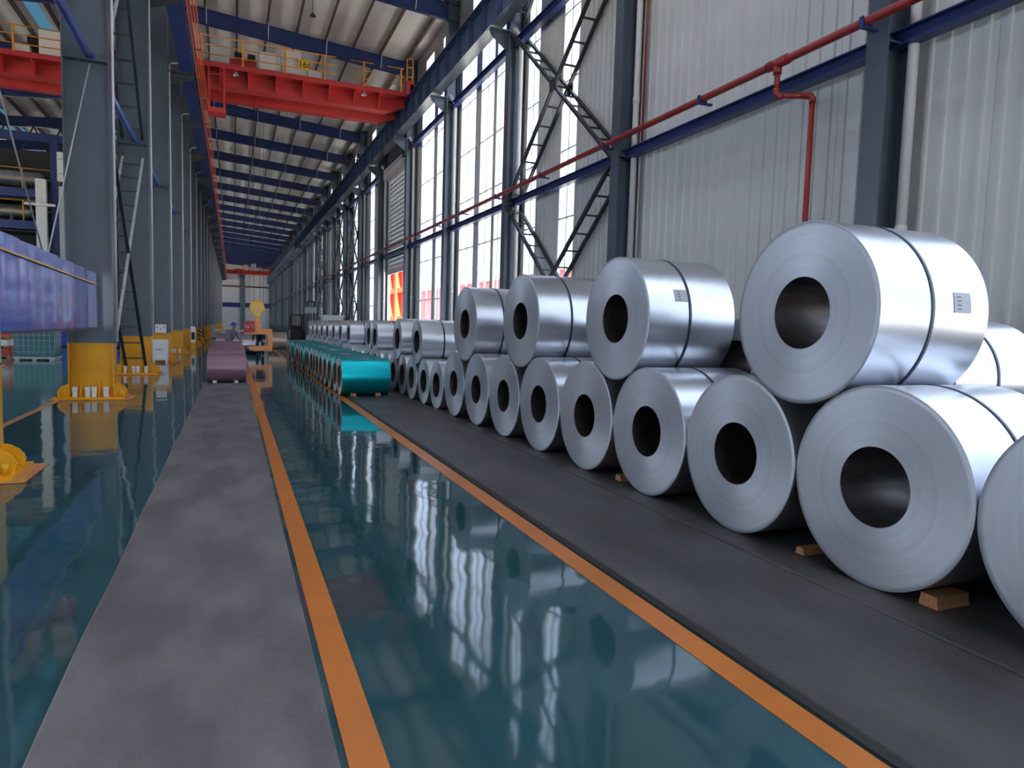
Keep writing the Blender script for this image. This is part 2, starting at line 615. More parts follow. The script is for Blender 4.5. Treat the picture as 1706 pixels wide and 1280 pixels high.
def window(y0, y1, z0, z1, cols=2, rowh=1.75):
    gm = M['glass'] if y1 < 6 else M['dimmed_glass']
    NWIN[0] += 1
    t = empty('window_%d' % NWIN[0], (XW, y0, z0))
    tag(t, kind='structure')
    wd, h = y1 - y0, z1 - z0
    fr = MB()
    fr.box(-0.03, 0.06, 0, 0.06, 0, h).box(-0.03, 0.06, wd - 0.06, wd, 0, h).box(-0.03, 0.06, 0.06, wd - 0.06, 0, 0.06).box(-0.03, 0.06, 0.06, wd - 0.06, h - 0.06, h)
    fr.build('window_frame', M['white'], t)
    for c in range(1, cols):
        y = wd * c / cols
        MB().box(-0.02, 0.05, y - 0.02, y + 0.02, 0.06, h - 0.06).build('mullion', M['white'], t)
    rows = max(1, round(h / rowh))
    for r in range(1, rows):
        z = h * r / rows
        MB().box(-0.02, 0.05, 0.06, wd - 0.06, z - 0.02, z + 0.02).build('glazing_bar', M['white'], t)
    for c in range(cols):
        for r in range(rows):
            a, b_ = max(0.06, wd * c / cols), min(wd - 0.06, wd * (c + 1) / cols)
            e, f_ = max(0.06, h * r / rows), min(h - 0.06, h * (r + 1) / rows)
            MB().add([(0.01, a, e), (0.01, b_, e), (0.01, b_, f_), (0.01, a, f_)], [(0, 1, 2, 3)]).build('pane', gm, t)
    return t


WT = 11.6        # head of the tall windows
WTOP = 14.05
sheets(6.65, 13.15, 0, WTOP)


def bay(y0, y1, wins, ribs=True, cl=True, rowh=1.75, cols=2):
    y = y0
    for a, b_ in wins:
        if a - y > 0.05:
            sheets(y, a, 0, WT, ribs)
        window(a, b_, 1.0, WT, cols=cols, rowh=rowh)
        sheets(a, b_, 0, 1.0, ribs)
        y = b_
    if y1 - y > 0.05:
        sheets(y, y1, 0, WT, ribs)
    # band over the runway beam with two small clerestory windows
    if cl:
        c1, c2 = (y0 + 0.9, y0 + 2.3), (y0 + 3.6, y0 + 5.0)
        for p, q in ((y0, c1[0]), (c1[1], c2[0]), (c2[1], y1)):
            sheet(p, q, WT, WTOP, ribs=False)
        for p, q in (c1, c2):
            window(p, q, 12.6, 13.5, cols=1, rowh=2)
            sheet(p, q, WT, 12.6, ribs=False)
            sheet(p, q, 13.5, WTOP, ribs=False)
    else:
        sheet(y0, y1, WT, WTOP, ribs=False)


for yb0 in (-19.35, -12.85, -6.35):
    bay(yb0, yb0 + 6.5, [(yb0 + 0.3, yb0 + 2.3), (yb0 + 2.4, yb0 + 4.2), (yb0 + 4.3, yb0 + 6.2)], ribs=False, cl=False, rowh=3.5)
bay(0.15, 6.65, [(0.4, 2.3), (2.4, 4.3)], cl=False)
sheet(YN, -19.35, 0, WTOP, ribs=False)
bay(13.15, 19.65, [(15.95, 16.95), (18.4, 19.3)])
bay(19.65, 26.15, [(20.2, 20.95), (21.15, 21.95), (22.1, 23.5), (23.95, 25.75)])
bay(26.15, 32.65, [(26.7, 27.8), (28.1, 29.1), (29.5, 31.7)])
# door bay
sheets(32.65, 34.5, 0, WT)
sheets(38.75, 39.15, 0, WT)
sheets(34.5, 38.75, 10.0, WT)
for p, q in ((32.65, 33.6), (35.0, 36.2), (37.6, 39.15)):
    sheet(p, q, WT, WTOP, ribs=False)
for p, q in ((33.6, 35.0), (36.2, 37.6)):
    window(p, q, 12.6, 13.5, cols=1, rowh=2)
    sheet(p, q, WT, 12.6, ribs=False)
    sheet(p, q, 13.5, WTOP, ribs=False)
bay(39.15, 45.65, [(40.4, 41.5), (43.0, 44.4)])
for k in range(7, 26):
    y0 = RC[k + 2] - 0.0
    if y0 < 45:
        continue
    if y0 + BAY > YF:
        break
    pat = k % 3
    if pat == 0:
        bay(y0, y0 + BAY, [(y0 + 1.2, y0 + 2.2), (y0 + 4.2, y0 + 5.4)], ribs=False, rowh=3.5, cols=1)
    elif pat == 1:
        bay(y0, y0 + BAY, [(y0 + 0.8, y0 + 1.9), (y0 + 2.6, y0 + 3.8)], ribs=False, rowh=3.5, cols=1)
    else:
        bay(y0, y0 + BAY, [(y0 + 1.0, y0 + 2.4), (y0 + 3.6, y0 + 5.0)], ribs=False, rowh=3.5, cols=1)
    ylast = y0 + BAY
sheet(ylast, YF, 0, WTOP, ribs=False)

dr = empty('door_1', (XW, 34.5, 0))
tag(dr, kind='structure')
MB().box(-0.06, 0.1, -0.12, 0.0, 0, 10.0).build('door_jamb', M['wall'], dr)
MB().box(-0.06, 0.1, 4.25, 4.37, 0, 10.0).build('door_jamb', M['wall'], dr)
MB().box(-0.35, 0.0, -0.1, 4.35, 9.6, 10.1).build('shutter_box', M['wall'], dr)
slat = MB().prism([(-0.02, 0), (0.0, 0.02), (0.0, 0.21), (-0.02, 0.23), (-0.035, 0.12)], 'y', 0, 4.25).mesh('shutter_slat', M['wall'])
for i in range(22):
    put('shutter_slat', slat, dr, (0.02, 0, 4.5 + i * 0.235))
MB().box(-0.03, 0.03, 0, 4.25, 4.40, 4.5).build('bottom_rail', M['pale_steel'], dr)

# left bay outer wall, far end wall
wl = MB()
wl.box(XL - 0.1, XL, YN, YF, 0, 3.0).box(XL - 0.1, XL, YN, YF, 7.0, 12.9)
o = wl.build('wall_left', M['wall'])
tag(o, 'pale wall of the neighbouring bay', 'wall', kind='structure')
o = MB().box(XL, -2.0, YN - .15, YN, 0, 15).box(-2.0, 7.4, YN - .15, YN, 9.0, 15).box(7.4, XW + .1, YN - .15, YN, 0, 15).build('wall_near', M['wall'])
tag(o, 'plain wall with a wide open gateway behind the photographer', 'wall', kind='structure')
t = empty('wall_far', (0, YF, 0))
tag(t, 'white panelled far end wall with blue beam', 'wall', kind='structure')
for i in range(8):
    for j in range(3):
        x0 = XL + i * 4.27
        MB().box(x0 + 0.02, x0 + 4.25, 0, 0.15, 0.02 + j * 5, j * 5 + 4.98).build('end_panel', M['wall'], t)
MB().box(XL, XW + .1, 0.15, 0.25, 0, 15.2).build('backing', M['wall'], t)
MB().box(XL, XW, -0.2, -0.02, 4.6, 5.6).build('end_beam', M['navy'], t)
MB().box(XL, XW, -0.2, -0.02, 9.0, 9.3).build('end_beam', M['dark_steel'], t)
for x in (2.0, -7, -12):
    MB().box(x - 0.5, x + 0.5, -0.3, -0.02, 0, 12.5).build('end_post', M['steel_grey'], t)

# ------------------------------------------------------------------ steel columns
def h_col(d, w_, z0, z1, tf=0.022):
    """H section: web along X, flanges across Y. x from 0 to d"""
    web = MB().box(tf, d - tf, -0.008, 0.008, z0, z1)
    f1 = MB().box(0, tf, -w_ / 2, w_ / 2, z0, z1)
    f2 = MB().box(d - tf, d, -w_ / 2, w_ / 2, z0, z1)
    return web, f1, f2


# right row
RD, RX = 0.45, 7.6
_w, _f1, _f2 = h_col(RD, 0.32, 0.03, 14.0)
rweb, rf1, rf2 = _w.mesh('web', M['steel_grey']), _f1.mesh('flange', M['steel_grey']), _f2.mesh('flange', M['steel_grey'])
rbr = MB().box(-0.62, 0.0, -0.15, 0.15, 10.30, 10.34).prism([(-0.6, 10.30), (0, 10.30), (0, 9.75), (-0.55, 10.15)], 'y', -0.01, 0.01)
rbr.box(-0.62, 0.0, -0.15, 0.15, 10.0, 10.02) if False else None
rbr = rbr.mesh('bracket', M['steel_grey'])
rst = MB().box(0.02, RD - 0.02, -0.15, 0.15, 5.30, 5.32).box(0.02, RD - 0.02, -0.15, 0.15, 10.2, 10.22).mesh('stiffener_plate', M['steel_grey'])
rbp = MB().box(-0.12, RD + 0.05, -0.25, 0.25, 0.002, 0.03).mesh('base_plate', M['steel_grey'])
vis = [k for k, y in enumerate(RC) if y > 5]
for k, y in enumerate(RC):
    t = empty('steel_column', (RX, y, 0))
    nn = k - vis[0]
    if nn < 0:
        lb = 'dark steel wall column behind the photographer, %s counted backwards' % ORD[-nn]
    elif nn == 0:
        lb = 'dark grey steel column on right wall, above the biggest silver coil'
    elif nn == 1:
        lb = 'dark grey steel column on right wall between solid wall and laced bracing'
    else:
        lb = 'dark grey steel wall column, %s from the camera along the right wall' % ORD[nn]
    tag(t, lb, 'column', 'columns along the right wall')
    put('web', rweb, t)
    put('flange', rf1, t)
    put('flange', rf2, t)
    put('bracket', rbr, t)
    put('stiffener_plate', rst, t)
    put('base_plate', rbp, t)
    # downpipe with its elbow at the near side of the column
    if y > 5 and y < 75:
        dp = empty('downpipe', (RX + 0.32, y - 0.27, 0))
        tag(dp, 'white plastic downpipe beside the %s right wall column' % ORD[nn], 'pipe', 'downpipes on the right wall')
        MB().tube([(0, 0, 0.02), (0, 0, 10.0), (0, 0.0, 10.06)], 0.065, 14).build('pipe_run', M['upvc'], dp)
        MB().tube([(0, 0, 10.05), (-0.02, 0.02, 10.12), (-0.2, 0.1, 10.4)], 0.068, 14).build('elbow', M['upvc'], dp)
        for z in (2.9, 6.4):
            MB().tube([(0, 0, z), (0, 0, z + 0.12)], 0.075, 14).build('collar', M['upvc'], dp)

# left row
LD, LX, LW = 0.76, -2.88, 0.34
ZY = 1.06
_w, _f1, _f2 = h_col(LD, LW, ZY, 14.75)
lweb, lf1, lf2 = _w.mesh('web', M['steel_grey']), _f1.mesh('flange', M['steel_grey']), _f2.mesh('flange', M['steel_grey'])
_w, _f1, _f2 = h_col(LD, LW, 0.05, ZY)
yb = MB()
for q in (_w, _f1, _f2):
    yb.add(q.v, q.f)
lyb = yb.mesh('yellow_band', M['yellow'])
lbp = MB().box(-0.2, LD + 0.2, -0.38, 0.38, 0.008, 0.05).mesh('base_plate', M['yellow'])
wing = [(0, 0.05), (0.17, 0.05), (0.19, 0.13), (0.14, 0.22), (0.06, 0.27), (0, 0.28)]
lg1 = MB().prism([(LD + a, b_) for a, b_ in wing], 'y', -0.012, 0.012).mesh('gusset', M['yellow'])
lg2 = MB().prism([(-a, b_) for a, b_ in wing][::-1], 'y', -0.012, 0.012).mesh('gusset', M['yellow'])
lrib = MB().prism([(-0.17, 0.05), (-0.40, 0.05), (-0.40, 0.14), (-0.2, 0.36), (-0.17, 0.36)], 'x', -0.01, 0.01).mesh('gusset', M['yellow'])
lcap = MB().box(-0.04, 0.04, -0.04, 0.04, 0, 0.10).box(-0.043, 0.043, -0.043, 0.043, 0.103, 0.19).mesh('anchor_cap', M['white'])
lsp = MB().box(0.022, LD - 0.022, -0.16, 0.16, 6.28, 6.30).mesh('stiffener_plate', M['steel_grey'])
lcb = MB().box(LD, LD + 1.02, -0.17, 0.17, 10.30, 10.35).prism([(LD, 9.4), (LD, 10.30), (LD + 1.0, 10.30), (LD + 0.95, 10.1)], 'y', -0.012, 0.012).box(LD, LD + 0.0, -0.1, 0.1, 10, 10.1) if False else MB().box(LD, LD + 0.86, -0.17, 0.17, 10.38, 10.42).prism([(LD, 9.95), (LD + .8, 10.22), (LD + .84, 10.38), (LD, 10.38)], 'y', -0.012, 0.012)
lcb = lcb.mesh('corbel', M['dark_steel'])
lcd = MB().tube([(LD + 0.05, -0.12, 1.1), (LD + 0.05, -0.12, 10.62), (LD + 0.12, -0.12, 10.68), (LD + 0.62, -0.12, 10.74)], 0.028, 8).mesh('conduit', M['upvc'])
lbs = MB().tube([(0, 0, 0.05), (0, 0, 0.16)], 0.03, 8).mesh('anchor_bolt', M['yellow'])
for k, y in enumerate(LC):
    t = empty('steel_column', (LX, y, 0))
    k -= 1
    if k < 0:
        lb = 'grey steel column of the middle row behind the photographer'
    elif k == 0:
        lb = 'grey steel column of the middle row standing beside the photographer'
    elif k == 1:
        lb = 'yellow based steel column cut by the left picture edge'
    elif k == 2:
        lb = 'broad grey steel column with yellow base and white anchor caps behind blue panel'
    else:
        lb = 'blue grey steel column with yellow base, %s visible in the left row' % ORD[k - 1]
    tag(t, lb, 'column', 'columns of the left row')
    put('web', lweb, t)
    put('flange', lf1, t)
    put('flange', lf2, t)
    put('yellow_band', lyb, t)
    put('base_plate', lbp, t)
    for yy in (-0.15, 0.15):
        put('gusset', lg1, t, (0, yy, 0))
        put('gusset', lg2, t, (0, yy, 0))
    for xx in (0.235, 0.54):
        put('gusset', lrib, t, (xx, 0, 0))
    if k < 6:
        for xx in (0.13, 0.335, 0.445, 0.64):
            put('anchor_cap', lcap, t, (xx, -0.27, 0.05))
    put('stiffener_plate', lsp, t)
    put('corbel', lcb, t)
    put('conduit', lcd, t)
    for xx in (LD + 0.12, -0.12):
        for yy in (-0.27, 0.27):
            put('anchor_bolt', lbs, t, (xx, yy, 0))
    if k in (1, 2, 3, 4):
        o = MB().box(-0.3 + LX, LD + 0.32 + LX, y - 0.48, y + 0.48, 0.0042, 0.0062).build('painted_pad', M['floor_tan'], fl)

# blue tubular ties between the left columns
for k in range(1, 14):
    ya, yb_ = LC[k + 2] - 0.01, LC[k + 1] + 0.01
    t = empty('tie_tube', (-2.45, yb_, 6.38))
    MB().tube([(0, 0.02, 0), (0, ya - yb_ - 0.02, 0)], 0.075, 12).build('tube', M['strut_blue'], t)
    for y in (0.0, ya - yb_ - 0.02):
        MB().box(-0.09, 0.09, y, y + 0.02, -0.1, 0.1).build('end_plate', M['strut_blue'], t)
    tag(t, 'blue tubular tie running back to the %s left row column' % ORD[k], 'tie', 'blue ties between left columns')

# ------------------------------------------------------------------ crane runways
def runway(name, x0, x1, label, bm='steel_grey', z0=10.42, z1=11.42):
    xm = (x0 + x1) / 2
    t = empty(name, (xm, 0, 0))
    tag(t, label, 'beam')
    hw = (x1 - x0) / 2
    MB().box(-hw, hw, YN, YF, z0, z0 + 0.03).build('bottom_flange', M[bm], t)
    MB().box(-0.012, 0.012, YN, YF, z0 + 0.03, z1 - 0.03).build('web', M['runway'], t)
    MB().box(-hw - 0.05, hw + 0.05, YN, YF, z1 - 0.03, z1).build('top_flange', M['runway'], t)
    st = MB().box(-hw + 0.02, -0.012, -0.008, 0.008, z0 + 0.03, z1 - 0.03).box(0.012, hw - 0.02, -0.008, 0.008, z0 + 0.03, z1 - 0.03).mesh('stiffener', M['runway'])
    y = YN + 1.0
    while y < 90:
        put('stiffener', st, t, (0, y, 0))
        y += 1.3
    MB().box(-0.05, 0.05, YN, YF, z1, z1 + 0.12).build('rail', M['dark_steel'], t)
    return t


runway('runway_beam', 7.02, 7.42, 'deep blue grey crane runway beam along the right wall')
runway('runway_beam', -1.72, -1.28, 'deep blue crane runway beam on the left column row', 'navy')
t = empty('conductor_rail', (-1.2, 0, 0))
tag(t, 'bundle of thin orange conductor bars under the left runway beam', 'conductor rail')
for i in range(4):
    MB().box(-0.02 + i * 0.075, 0.02 + i * 0.075, YN, YF, 10.62 + i * 0.04, 10.655 + i * 0.04).build('conductor_bar', M['conductor'], t)
y = 4.0
hang = MB().box(-0.2, 0.26, -0.015, 0.015, 10.80, 10.86).mesh('hanger', M['dark_steel'])
while y < 100:
    put('hanger', hang, t, (0.0, y, 0))
    y += 3.25

# blue tie beams along the right wall
for z0, z1, lb in ((5.26, 5.46, 'blue horizontal tie beam below the red fire pipe on the right wall'), (9.92, 10.16, 'blue horizontal tie beam crossing the window heads under the runway')):
    t = empty('tie_beam', (7.86, 0, 0))
    tag(t, lb, 'beam')
    for k in range(len(RC) - 1):
        ya, yb_ = RC[k] + 0.01, RC[k + 1] - 0.01
        MB().box(-0.09, 0.09, ya, yb_, z0, z0 + 0.02).box(-0.09, 0.09, ya, yb_, z1 - 0.02, z1).box(-0.01, 0.01, ya, yb_, z0 + 0.02, z1 - 0.02).build('beam_length', M['navy'], t)

# red fire pipe
t = empty('fire_pipe', (7.38, 0, 5.54))
tag(t, 'long red fire water pipe running along the right wall with one drop', 'pipe')
MB().tube([(0, YN, 0), (0, 6.6, 0), (0, 13.1, 0), (0, 100, 0)], 0.058, 14).build('pipe_run', M['pipe_red'], t)
MB().tube([(0, 7.95, 0), (0, 8.35, 0)], 0.074, 14).tube([(0, 8.15, -0.04), (0, 8.15, -0.16)], 0.06, 12).build('tee', M['pipe_red'], t)
MB().tube([(0, 8.15, -0.1), (0, 8.15, -0.40)], 0.04, 12).build('drop_pipe', M['pipe_red'], t)
MB().tube([(0, 8.15, -0.36), (0, 8.15, -0.44), (0.03, 8.11, -0.47), (0.06, 8.08, -0.475)], 0.05, 12).build('elbow', M['pipe_red'], t)
MB().tube([(0.03, 8.10, -0.47), (0.34, 7.86, -0.50)], 0.04, 12).build('drop_pipe', M['pipe_red'], t)
MB().tube([(0.30, 7.89, -0.495), (0.36, 7.845, -0.50), (0.38, 7.83, -0.54), (0.38, 7.83, -0.6)], 0.05, 12).build('elbow', M['pipe_red'], t)
MB().tube([(0.38, 7.83, -0.52), (0.38, 7.83, -4.6)], 0.042, 12).build('drop_pipe', M['pipe_red'], t)
MB().tube([(0.62, 12.72, 0.05), (0.62, 12.72, 8.0)], 0.022, 8).build('riser_pipe', M['pipe_red'], t)
y = 2.5
pb = MB().box(-0.08, 0.2, -0.03, 0.03, -0.09, -0.06).box(-0.08, -0.06, -0.03, 0.03, -0.06, 0.05).box(0.06, 0.08, -0.03, 0.03, -0.06, 0.05).mesh('pipe_bracket', M['navy'])
for k, yy in enumerate(RC):
    for d in (0, 3.25):
        if yy + d < 98:
            put('pipe_bracket', pb, t, (-0.0, yy + d, 0))

# ------------------------------------------------------------------ laced braces
def laced(p, q, label, group, x0, x1, n_, m_='dark_steel', wch=0.07, mid=False):
    """double plane brace: two angle chords at x0 and x1 joined by lacing bars; p,q = (y,z)"""
    t = empty('laced_brace', (x0, p[0], p[1]))
    tag(t, label, 'brace', group)
    d = Vector((0, q[0] - p[0], q[1] - p[1]))
    for x in (0, x1 - x0):
        MB().bar((x, 0, 0), Vector((x, 0, 0)) + d, wch, wch * 1.2, (1, 0, 0)).build('chord', M[m_], t)
    lc = MB().bar((0, 0, 0), (x1 - x0, 0, 0), 0.06, 0.035).mesh('lacing_bar', M['dark_steel'])
    for i in range(n_):
        put('lacing_bar', lc, t, d * ((i + 0.5) / n_))
    gs = MB().prism([(-.16, -.12), (0, -.18), (.16, -.12), (.16, .12), (0, .18), (-.16, .12)], 'x', -.006, .006).mesh('gusset_plate', M[m_])
    if mid:
        for x in (-.05, x1 - x0 + .05):
            put('gusset_plate', gs, t, (x, d.y / 2, d.z / 2))
    return t


BX0, BX1 = 7.63, 8.04


def brace_bay(k, who, grp, n_=9):
    ya, yb_ = RC[k] + 0.18, RC[k + 1] - 0.18
    ym = (ya + yb_) / 2
    laced((ya, 5.2), (yb_, 0.4), 'lower laced brace slanting down from the near column, ' + who, grp, BX0, BX1, n_ + 4, mid=True)
    laced((yb_, 5.2), (ya, 0.4), 'lower laced brace slanting down from the far column, ' + who, grp, BX0, BX1, n_ + 4)
    laced((ya, 5.35), (yb_, 10.25), 'upper laced steel brace rising towards the far column, ' + who, grp, BX0, BX1, n_ + 4, mid=True)
    laced((yb_, 5.35), (ya, 10.25), 'upper laced steel brace rising towards the near column, ' + who, grp, BX0, BX1, n_ + 4)
    laced((yb_, 10.6), (ym, 13.3), 'top laced brace above the runway beam, far half, ' + who, grp, BX0, BX1, n_ - 2)
    laced((ya, 10.6), (ym, 13.3), 'top laced brace above the runway beam, near half, ' + who, grp, BX0, BX1, n_ - 2)


brace_bay(5, 'nearest braced bay', 'braces of the nearest braced bay')
brace_bay(10, 'second braced bay', 'braces of the second braced bay')
brace_bay(11, 'third braced bay', 'braces of the third braced bay')
brace_bay(13, 'fourth braced bay', 'braces of the fourth braced bay')
# braces of the left row between the second and third visible columns
ya, yb_ = LC[3] + 0.2, LC[4] - 0.2
gp = 'braces between the left columns'
laced((yb_, 0.25), (ya, 5.9), 'ladder like laced brace standing on the third left column base', gp, -2.74, -2.26, 13, wch=0.06)
laced((ya, 0.25), (yb_, 5.9), 'dark laced brace with lit chords painted pale, crossing the ladder like brace', gp, -2.74, -2.26, 13, 'pale_steel', wch=0.045)  # pale chord colour stands in for light on dark steel edges
laced((yb_, 6.4), (ya, 12.6), 'upper dark laced brace high between the left columns', gp, -2.74, -2.26, 14, wch=0.06)
laced((ya, 6.4), (yb_, 12.6), 'upper laced brace with lit chords painted pale, high between the left columns', gp, -2.74, -2.26, 14, 'pale_steel', wch=0.05)  # chords coloured pale as lit edges, the steel itself is dark

# ------------------------------------------------------------------ silver coils
def coil_meshes(tag_, R, W, rb, body_m, face_m, bore_m, n=96):
    e = 0.006
    body = MB().lathe_x([(e, R), (W - e, R)], n)
    # both wound faces
    body2 = MB()
    k = 13
    prof = [(0.0 + (0.0012 if i % 2 else 0.0), rb + 0.012 + (R - 0.004 - rb - 0.012) * i / k) for i in range(k + 1)]
    body2.lathe_x([(0.0, rb)] + prof + [(e, R)], n)
    body3 = MB().lathe_x([(W - e, R)] + [(W, R - 0.004), (W, rb)], n)
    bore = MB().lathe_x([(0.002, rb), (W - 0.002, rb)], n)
    strap = MB().lathe_x([(W * .45, R + 0.0005), (W * .45, R + 0.004), (W * .45 + 0.03, R + 0.004), (W * .45 + 0.03, R + 0.0005)], n)
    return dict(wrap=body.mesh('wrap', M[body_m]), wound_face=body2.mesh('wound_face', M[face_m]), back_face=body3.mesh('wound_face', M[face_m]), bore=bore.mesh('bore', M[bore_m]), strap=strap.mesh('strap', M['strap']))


CM = {}
BIG_R, SML_R = 0.63, 0.46
CM['big'] = coil_meshes('big', 0.63, 1.0, 0.25, 'galv', 'galv_face', 'bore')
CM['sml'] = coil_meshes('sml', 0.45, 1.0, 0.235, 'galv', 'galv_face', 'bore', 72)
CM['teal'] = coil_meshes('teal', 0.41, 1.05, 0.25, 'teal_coil', 'teal_face', 'core', 64)
CM['mauve'] = coil_meshes('mauve', 0.40, 0.9, 0.25, 'purple_coil', 'purple_coil', 'core', 64)
CM['brown'] = coil_meshes('brown', 0.5, 1.0, 0.25, 'brown_coil', 'teal_face', 'core', 64)
R0 = {'big': 0.63, 'sml': 0.45, 'teal': 0.41, 'mauve': 0.40, 'brown': 0.5}


def coil(kind, x, y, z, r, label, group, strap=True, sticker=None, name='steel_coil', cat='coil', spin=0.0):
    t = empty(name, (x, y, z))
    t.rotation_euler = (spin, 0, 0)
    s_ = r / R0[kind]
    t.scale = (1, s_, s_)
    tag(t, label, cat, group)
    for nm in ('wrap', 'wound_face', 'back_face', 'bore'):
        put(nm if nm != 'back_face' else 'wound_face', CM[kind][nm], t)
    if strap:
        put('strap', CM[kind]['strap'], t)
    if sticker:
        x0, x1, a0, a1 = sticker
        mb = MB()
        rr = R0[kind] + 0.0025
        vs, fs = [], []
        for i in range(7):
            a = a0 + (a1 - a0) * i / 6 - spin
            vs += [(x0, -rr * math.cos(a), rr * math.sin(a)), (x1, -rr * math.cos(a), rr * math.sin(a))]
        for i in range(6):
            fs.append((2 * i, 2 * i + 1, 2 * i + 3, 2 * i + 2))
        mb.add(vs, fs, True)
        st = mb.build('paper_label', M['print'], t)
        vs, fs = [], []
        for i in range(4):
            a = a0 + (a1 - a0) * (0.15 + 0.2 * i) - spin
            da = (a1 - a0) * 0.06
            q = rr + 0.0012
            xa, xb = x0 + (x1 - x0) * 0.2, x0 + (x1 - x0) * 0.42
            k_ = len(vs)
            vs += [(xa, -q * math.cos(a), q * math.sin(a)), (xb, -q * math.cos(a), q * math.sin(a)), (xb, -q * math.cos(a + da), q * math.sin(a + da)), (xa, -q * math.cos(a + da), q * math.sin(a + da))]
            fs.append((k_, k_ + 1, k_ + 2, k_ + 3))
        MB().add(vs, fs).build('print_line', M['strap'], st)
    return t


def row_x(y):
    return 3.685 - 0.0135 * max(0, y - 2.5) if y < 14 else 3.51


MATZ = 0.016
bots = [(1.752, .632), (3.02, .632), (4.272, .618), (5.502, .61), (6.719, .605), (7.926, .6), (9.113, .585), (10.27, .57), (11.412, .57)]
y = 12.45
small = []
while y < 37.5:
    small.append((y, .45))
    y += 0.904
for i, (y, r) in enumerate(bots):
    if i == 0:
        lb = 'big silver steel coil on the floor, cut by the right picture edge'
    elif i == 1:
        lb = 'big silver steel coil on the floor directly below the largest upper coil'
    else:
        lb = 'big silver steel coil on the floor, %s from the right in the bottom row' % ORD[i]
    coil('big', row_x(y), y, MATZ + r, r, lb, 'big silver coils of the bottom row')
for i, (y, r) in enumerate(small):
    coil('sml', row_x(y) + random.uniform(-.015, .015), y, MATZ + r, r, 'small silver floor coil, %s beyond the big floor coils' % ('first' if i == 0 else ORD[i]), 'small silver coils of the bottom row')


def rest(a, b_, r):
    """centre of a coil resting on two floor coils"""
    (y1, r1), (y2, r2) = a, b_
    A = Vector((y1, MATZ + r1))
    B = Vector((y2, MATZ + r2))
    d = (B - A).length
    la, lb = r1 + r, r2 + r
    x = (la * la - lb * lb + d * d) / (2 * d)
    h = math.sqrt(la * la - x * x)
    u = (B - A) / d
    n_ = Vector((-u.y, u.x))
    return A + u * x + n_ * h


UP = [((1, 2), .63, 'largest silver coil, resting on the bottom row at the right, with paper label', (.66, .82, .03, .24)),
      ((3, 4), .625, 'upper silver steel coil, second from the right, with pale paper label', (.30, .46, .28, .48)),
      ((5, 6), .625, 'upper silver steel coil, third from the right', None),
      ((7, 8), .61, 'upper silver steel coil, fourth from the right, with a dark strap', None)]
for (a, b_), r, lb, stk in UP:
    c = rest(bots[a], bots[b_], r)
    t = coil('big', row_x(c.x) - 0.015, c.x, c.y + 0.001, r, lb, 'big silver coils of the upper row', sticker=stk)
upper_small = []
for i in (1, 3, 6, 7, 11, 13, 15, 17, 19, 21, 23, 25):
    if i + 1 < len(small):
        c = rest(small[i], small[i + 1], .45 if i not in (3,) else .465)
        upper_small.append((c, .45 if i != 3 else .465))
for i, (c, r) in enumerate(upper_small):
    coil('sml', 3.50, c.x, c.y + 0.001, r, 'smaller upper silver coil, %s behind the four big upper coils' % ('first' if i == 0 else ORD[i]), 'small silver coils of the upper row')
# rear row by the wall
rear = [(1.44 + 0.924 * i, .46) for i in range(10)]
for i, (y, r) in enumerate(rear):
    coil('sml', 4.74, y, MATZ + r, r, 'rear silver coil on the floor by the wall, %s from the right' % ('first' if i == 0 else ORD[i]), 'silver coils of the rear bottom row')
for i in range(2, 9):
    c = rest(rear[i], rear[i + 1], .46)
    coil('sml', 4.74, c.x, c.y + 0.001, .46, 'rear upper silver coil by the wall, %s from the right' % ('first' if i == 2 else ORD[i - 2]), 'silver coils of the rear upper row')

# teal coils
ty = 15.15
i = 0
while ty < 30.5:
    lb = 'nearest teal coated coil, its whole bright side facing the camera' if i == 0 else 'teal coated steel coil, %s in the row along the orange line' % ORD[i]
    coil('teal', 2.13 + random.uniform(-.03, .03), ty, MATZ + .41, .41, lb, 'teal coils in the long row', strap=False, name='painted_coil',
         sticker=(.4, .62, 1.2, 1.35) if i % 3 == 0 else None)
    ty += 0.83 + random.uniform(0, .03)
    i += 1
# mauve coils on the belt
for i in range(12):
    lb = 'mauve coated coil nearest the camera on the grey belt' if i == 0 else 'mauve coated coil on the grey belt, %s in its row' % ORD[i]
    coil('mauve', -0.61 + random.uniform(-.015, .015), 18.70 + i * 0.83, MATZ + (.36 if i == 0 else .40), (.36 if i == 0 else .40), lb, 'mauve coils on the belt', strap=False, name='painted_coil')
# brown and grey coils farther down the aisle
coil('brown', 1.85, 41.5, .5, .5, 'tan steel coil lying beyond the teal row near the lifting hook', None, strap=False)
for i, (x, y) in enumerate(((-0.75, 36.0), (0.3, 36.2), (-0.75, 37.2), (0.3, 37.3))):
    coil('sml', x, y, .46, .46, 'dull grey coil in the aisle behind the mauve row, %s' % ('near left', 'near right', 'far left', 'far right')[i], 'grey coils behind the mauve row', strap=False)

# wood chocks
def chock(x0, x1, y0, y1, h, label, m_='wood', base=MATZ - 0.002):
    mb = MB().prism([(y0, base), (y1, base), (y1 - 0.01, base + h), (y0 + 0.012, base + h * 0.96)], 'x', x0, x1)
    return tag(mb.build('wood_block', M[m_], None), label, 'wood block', 'wood blocks under coils')


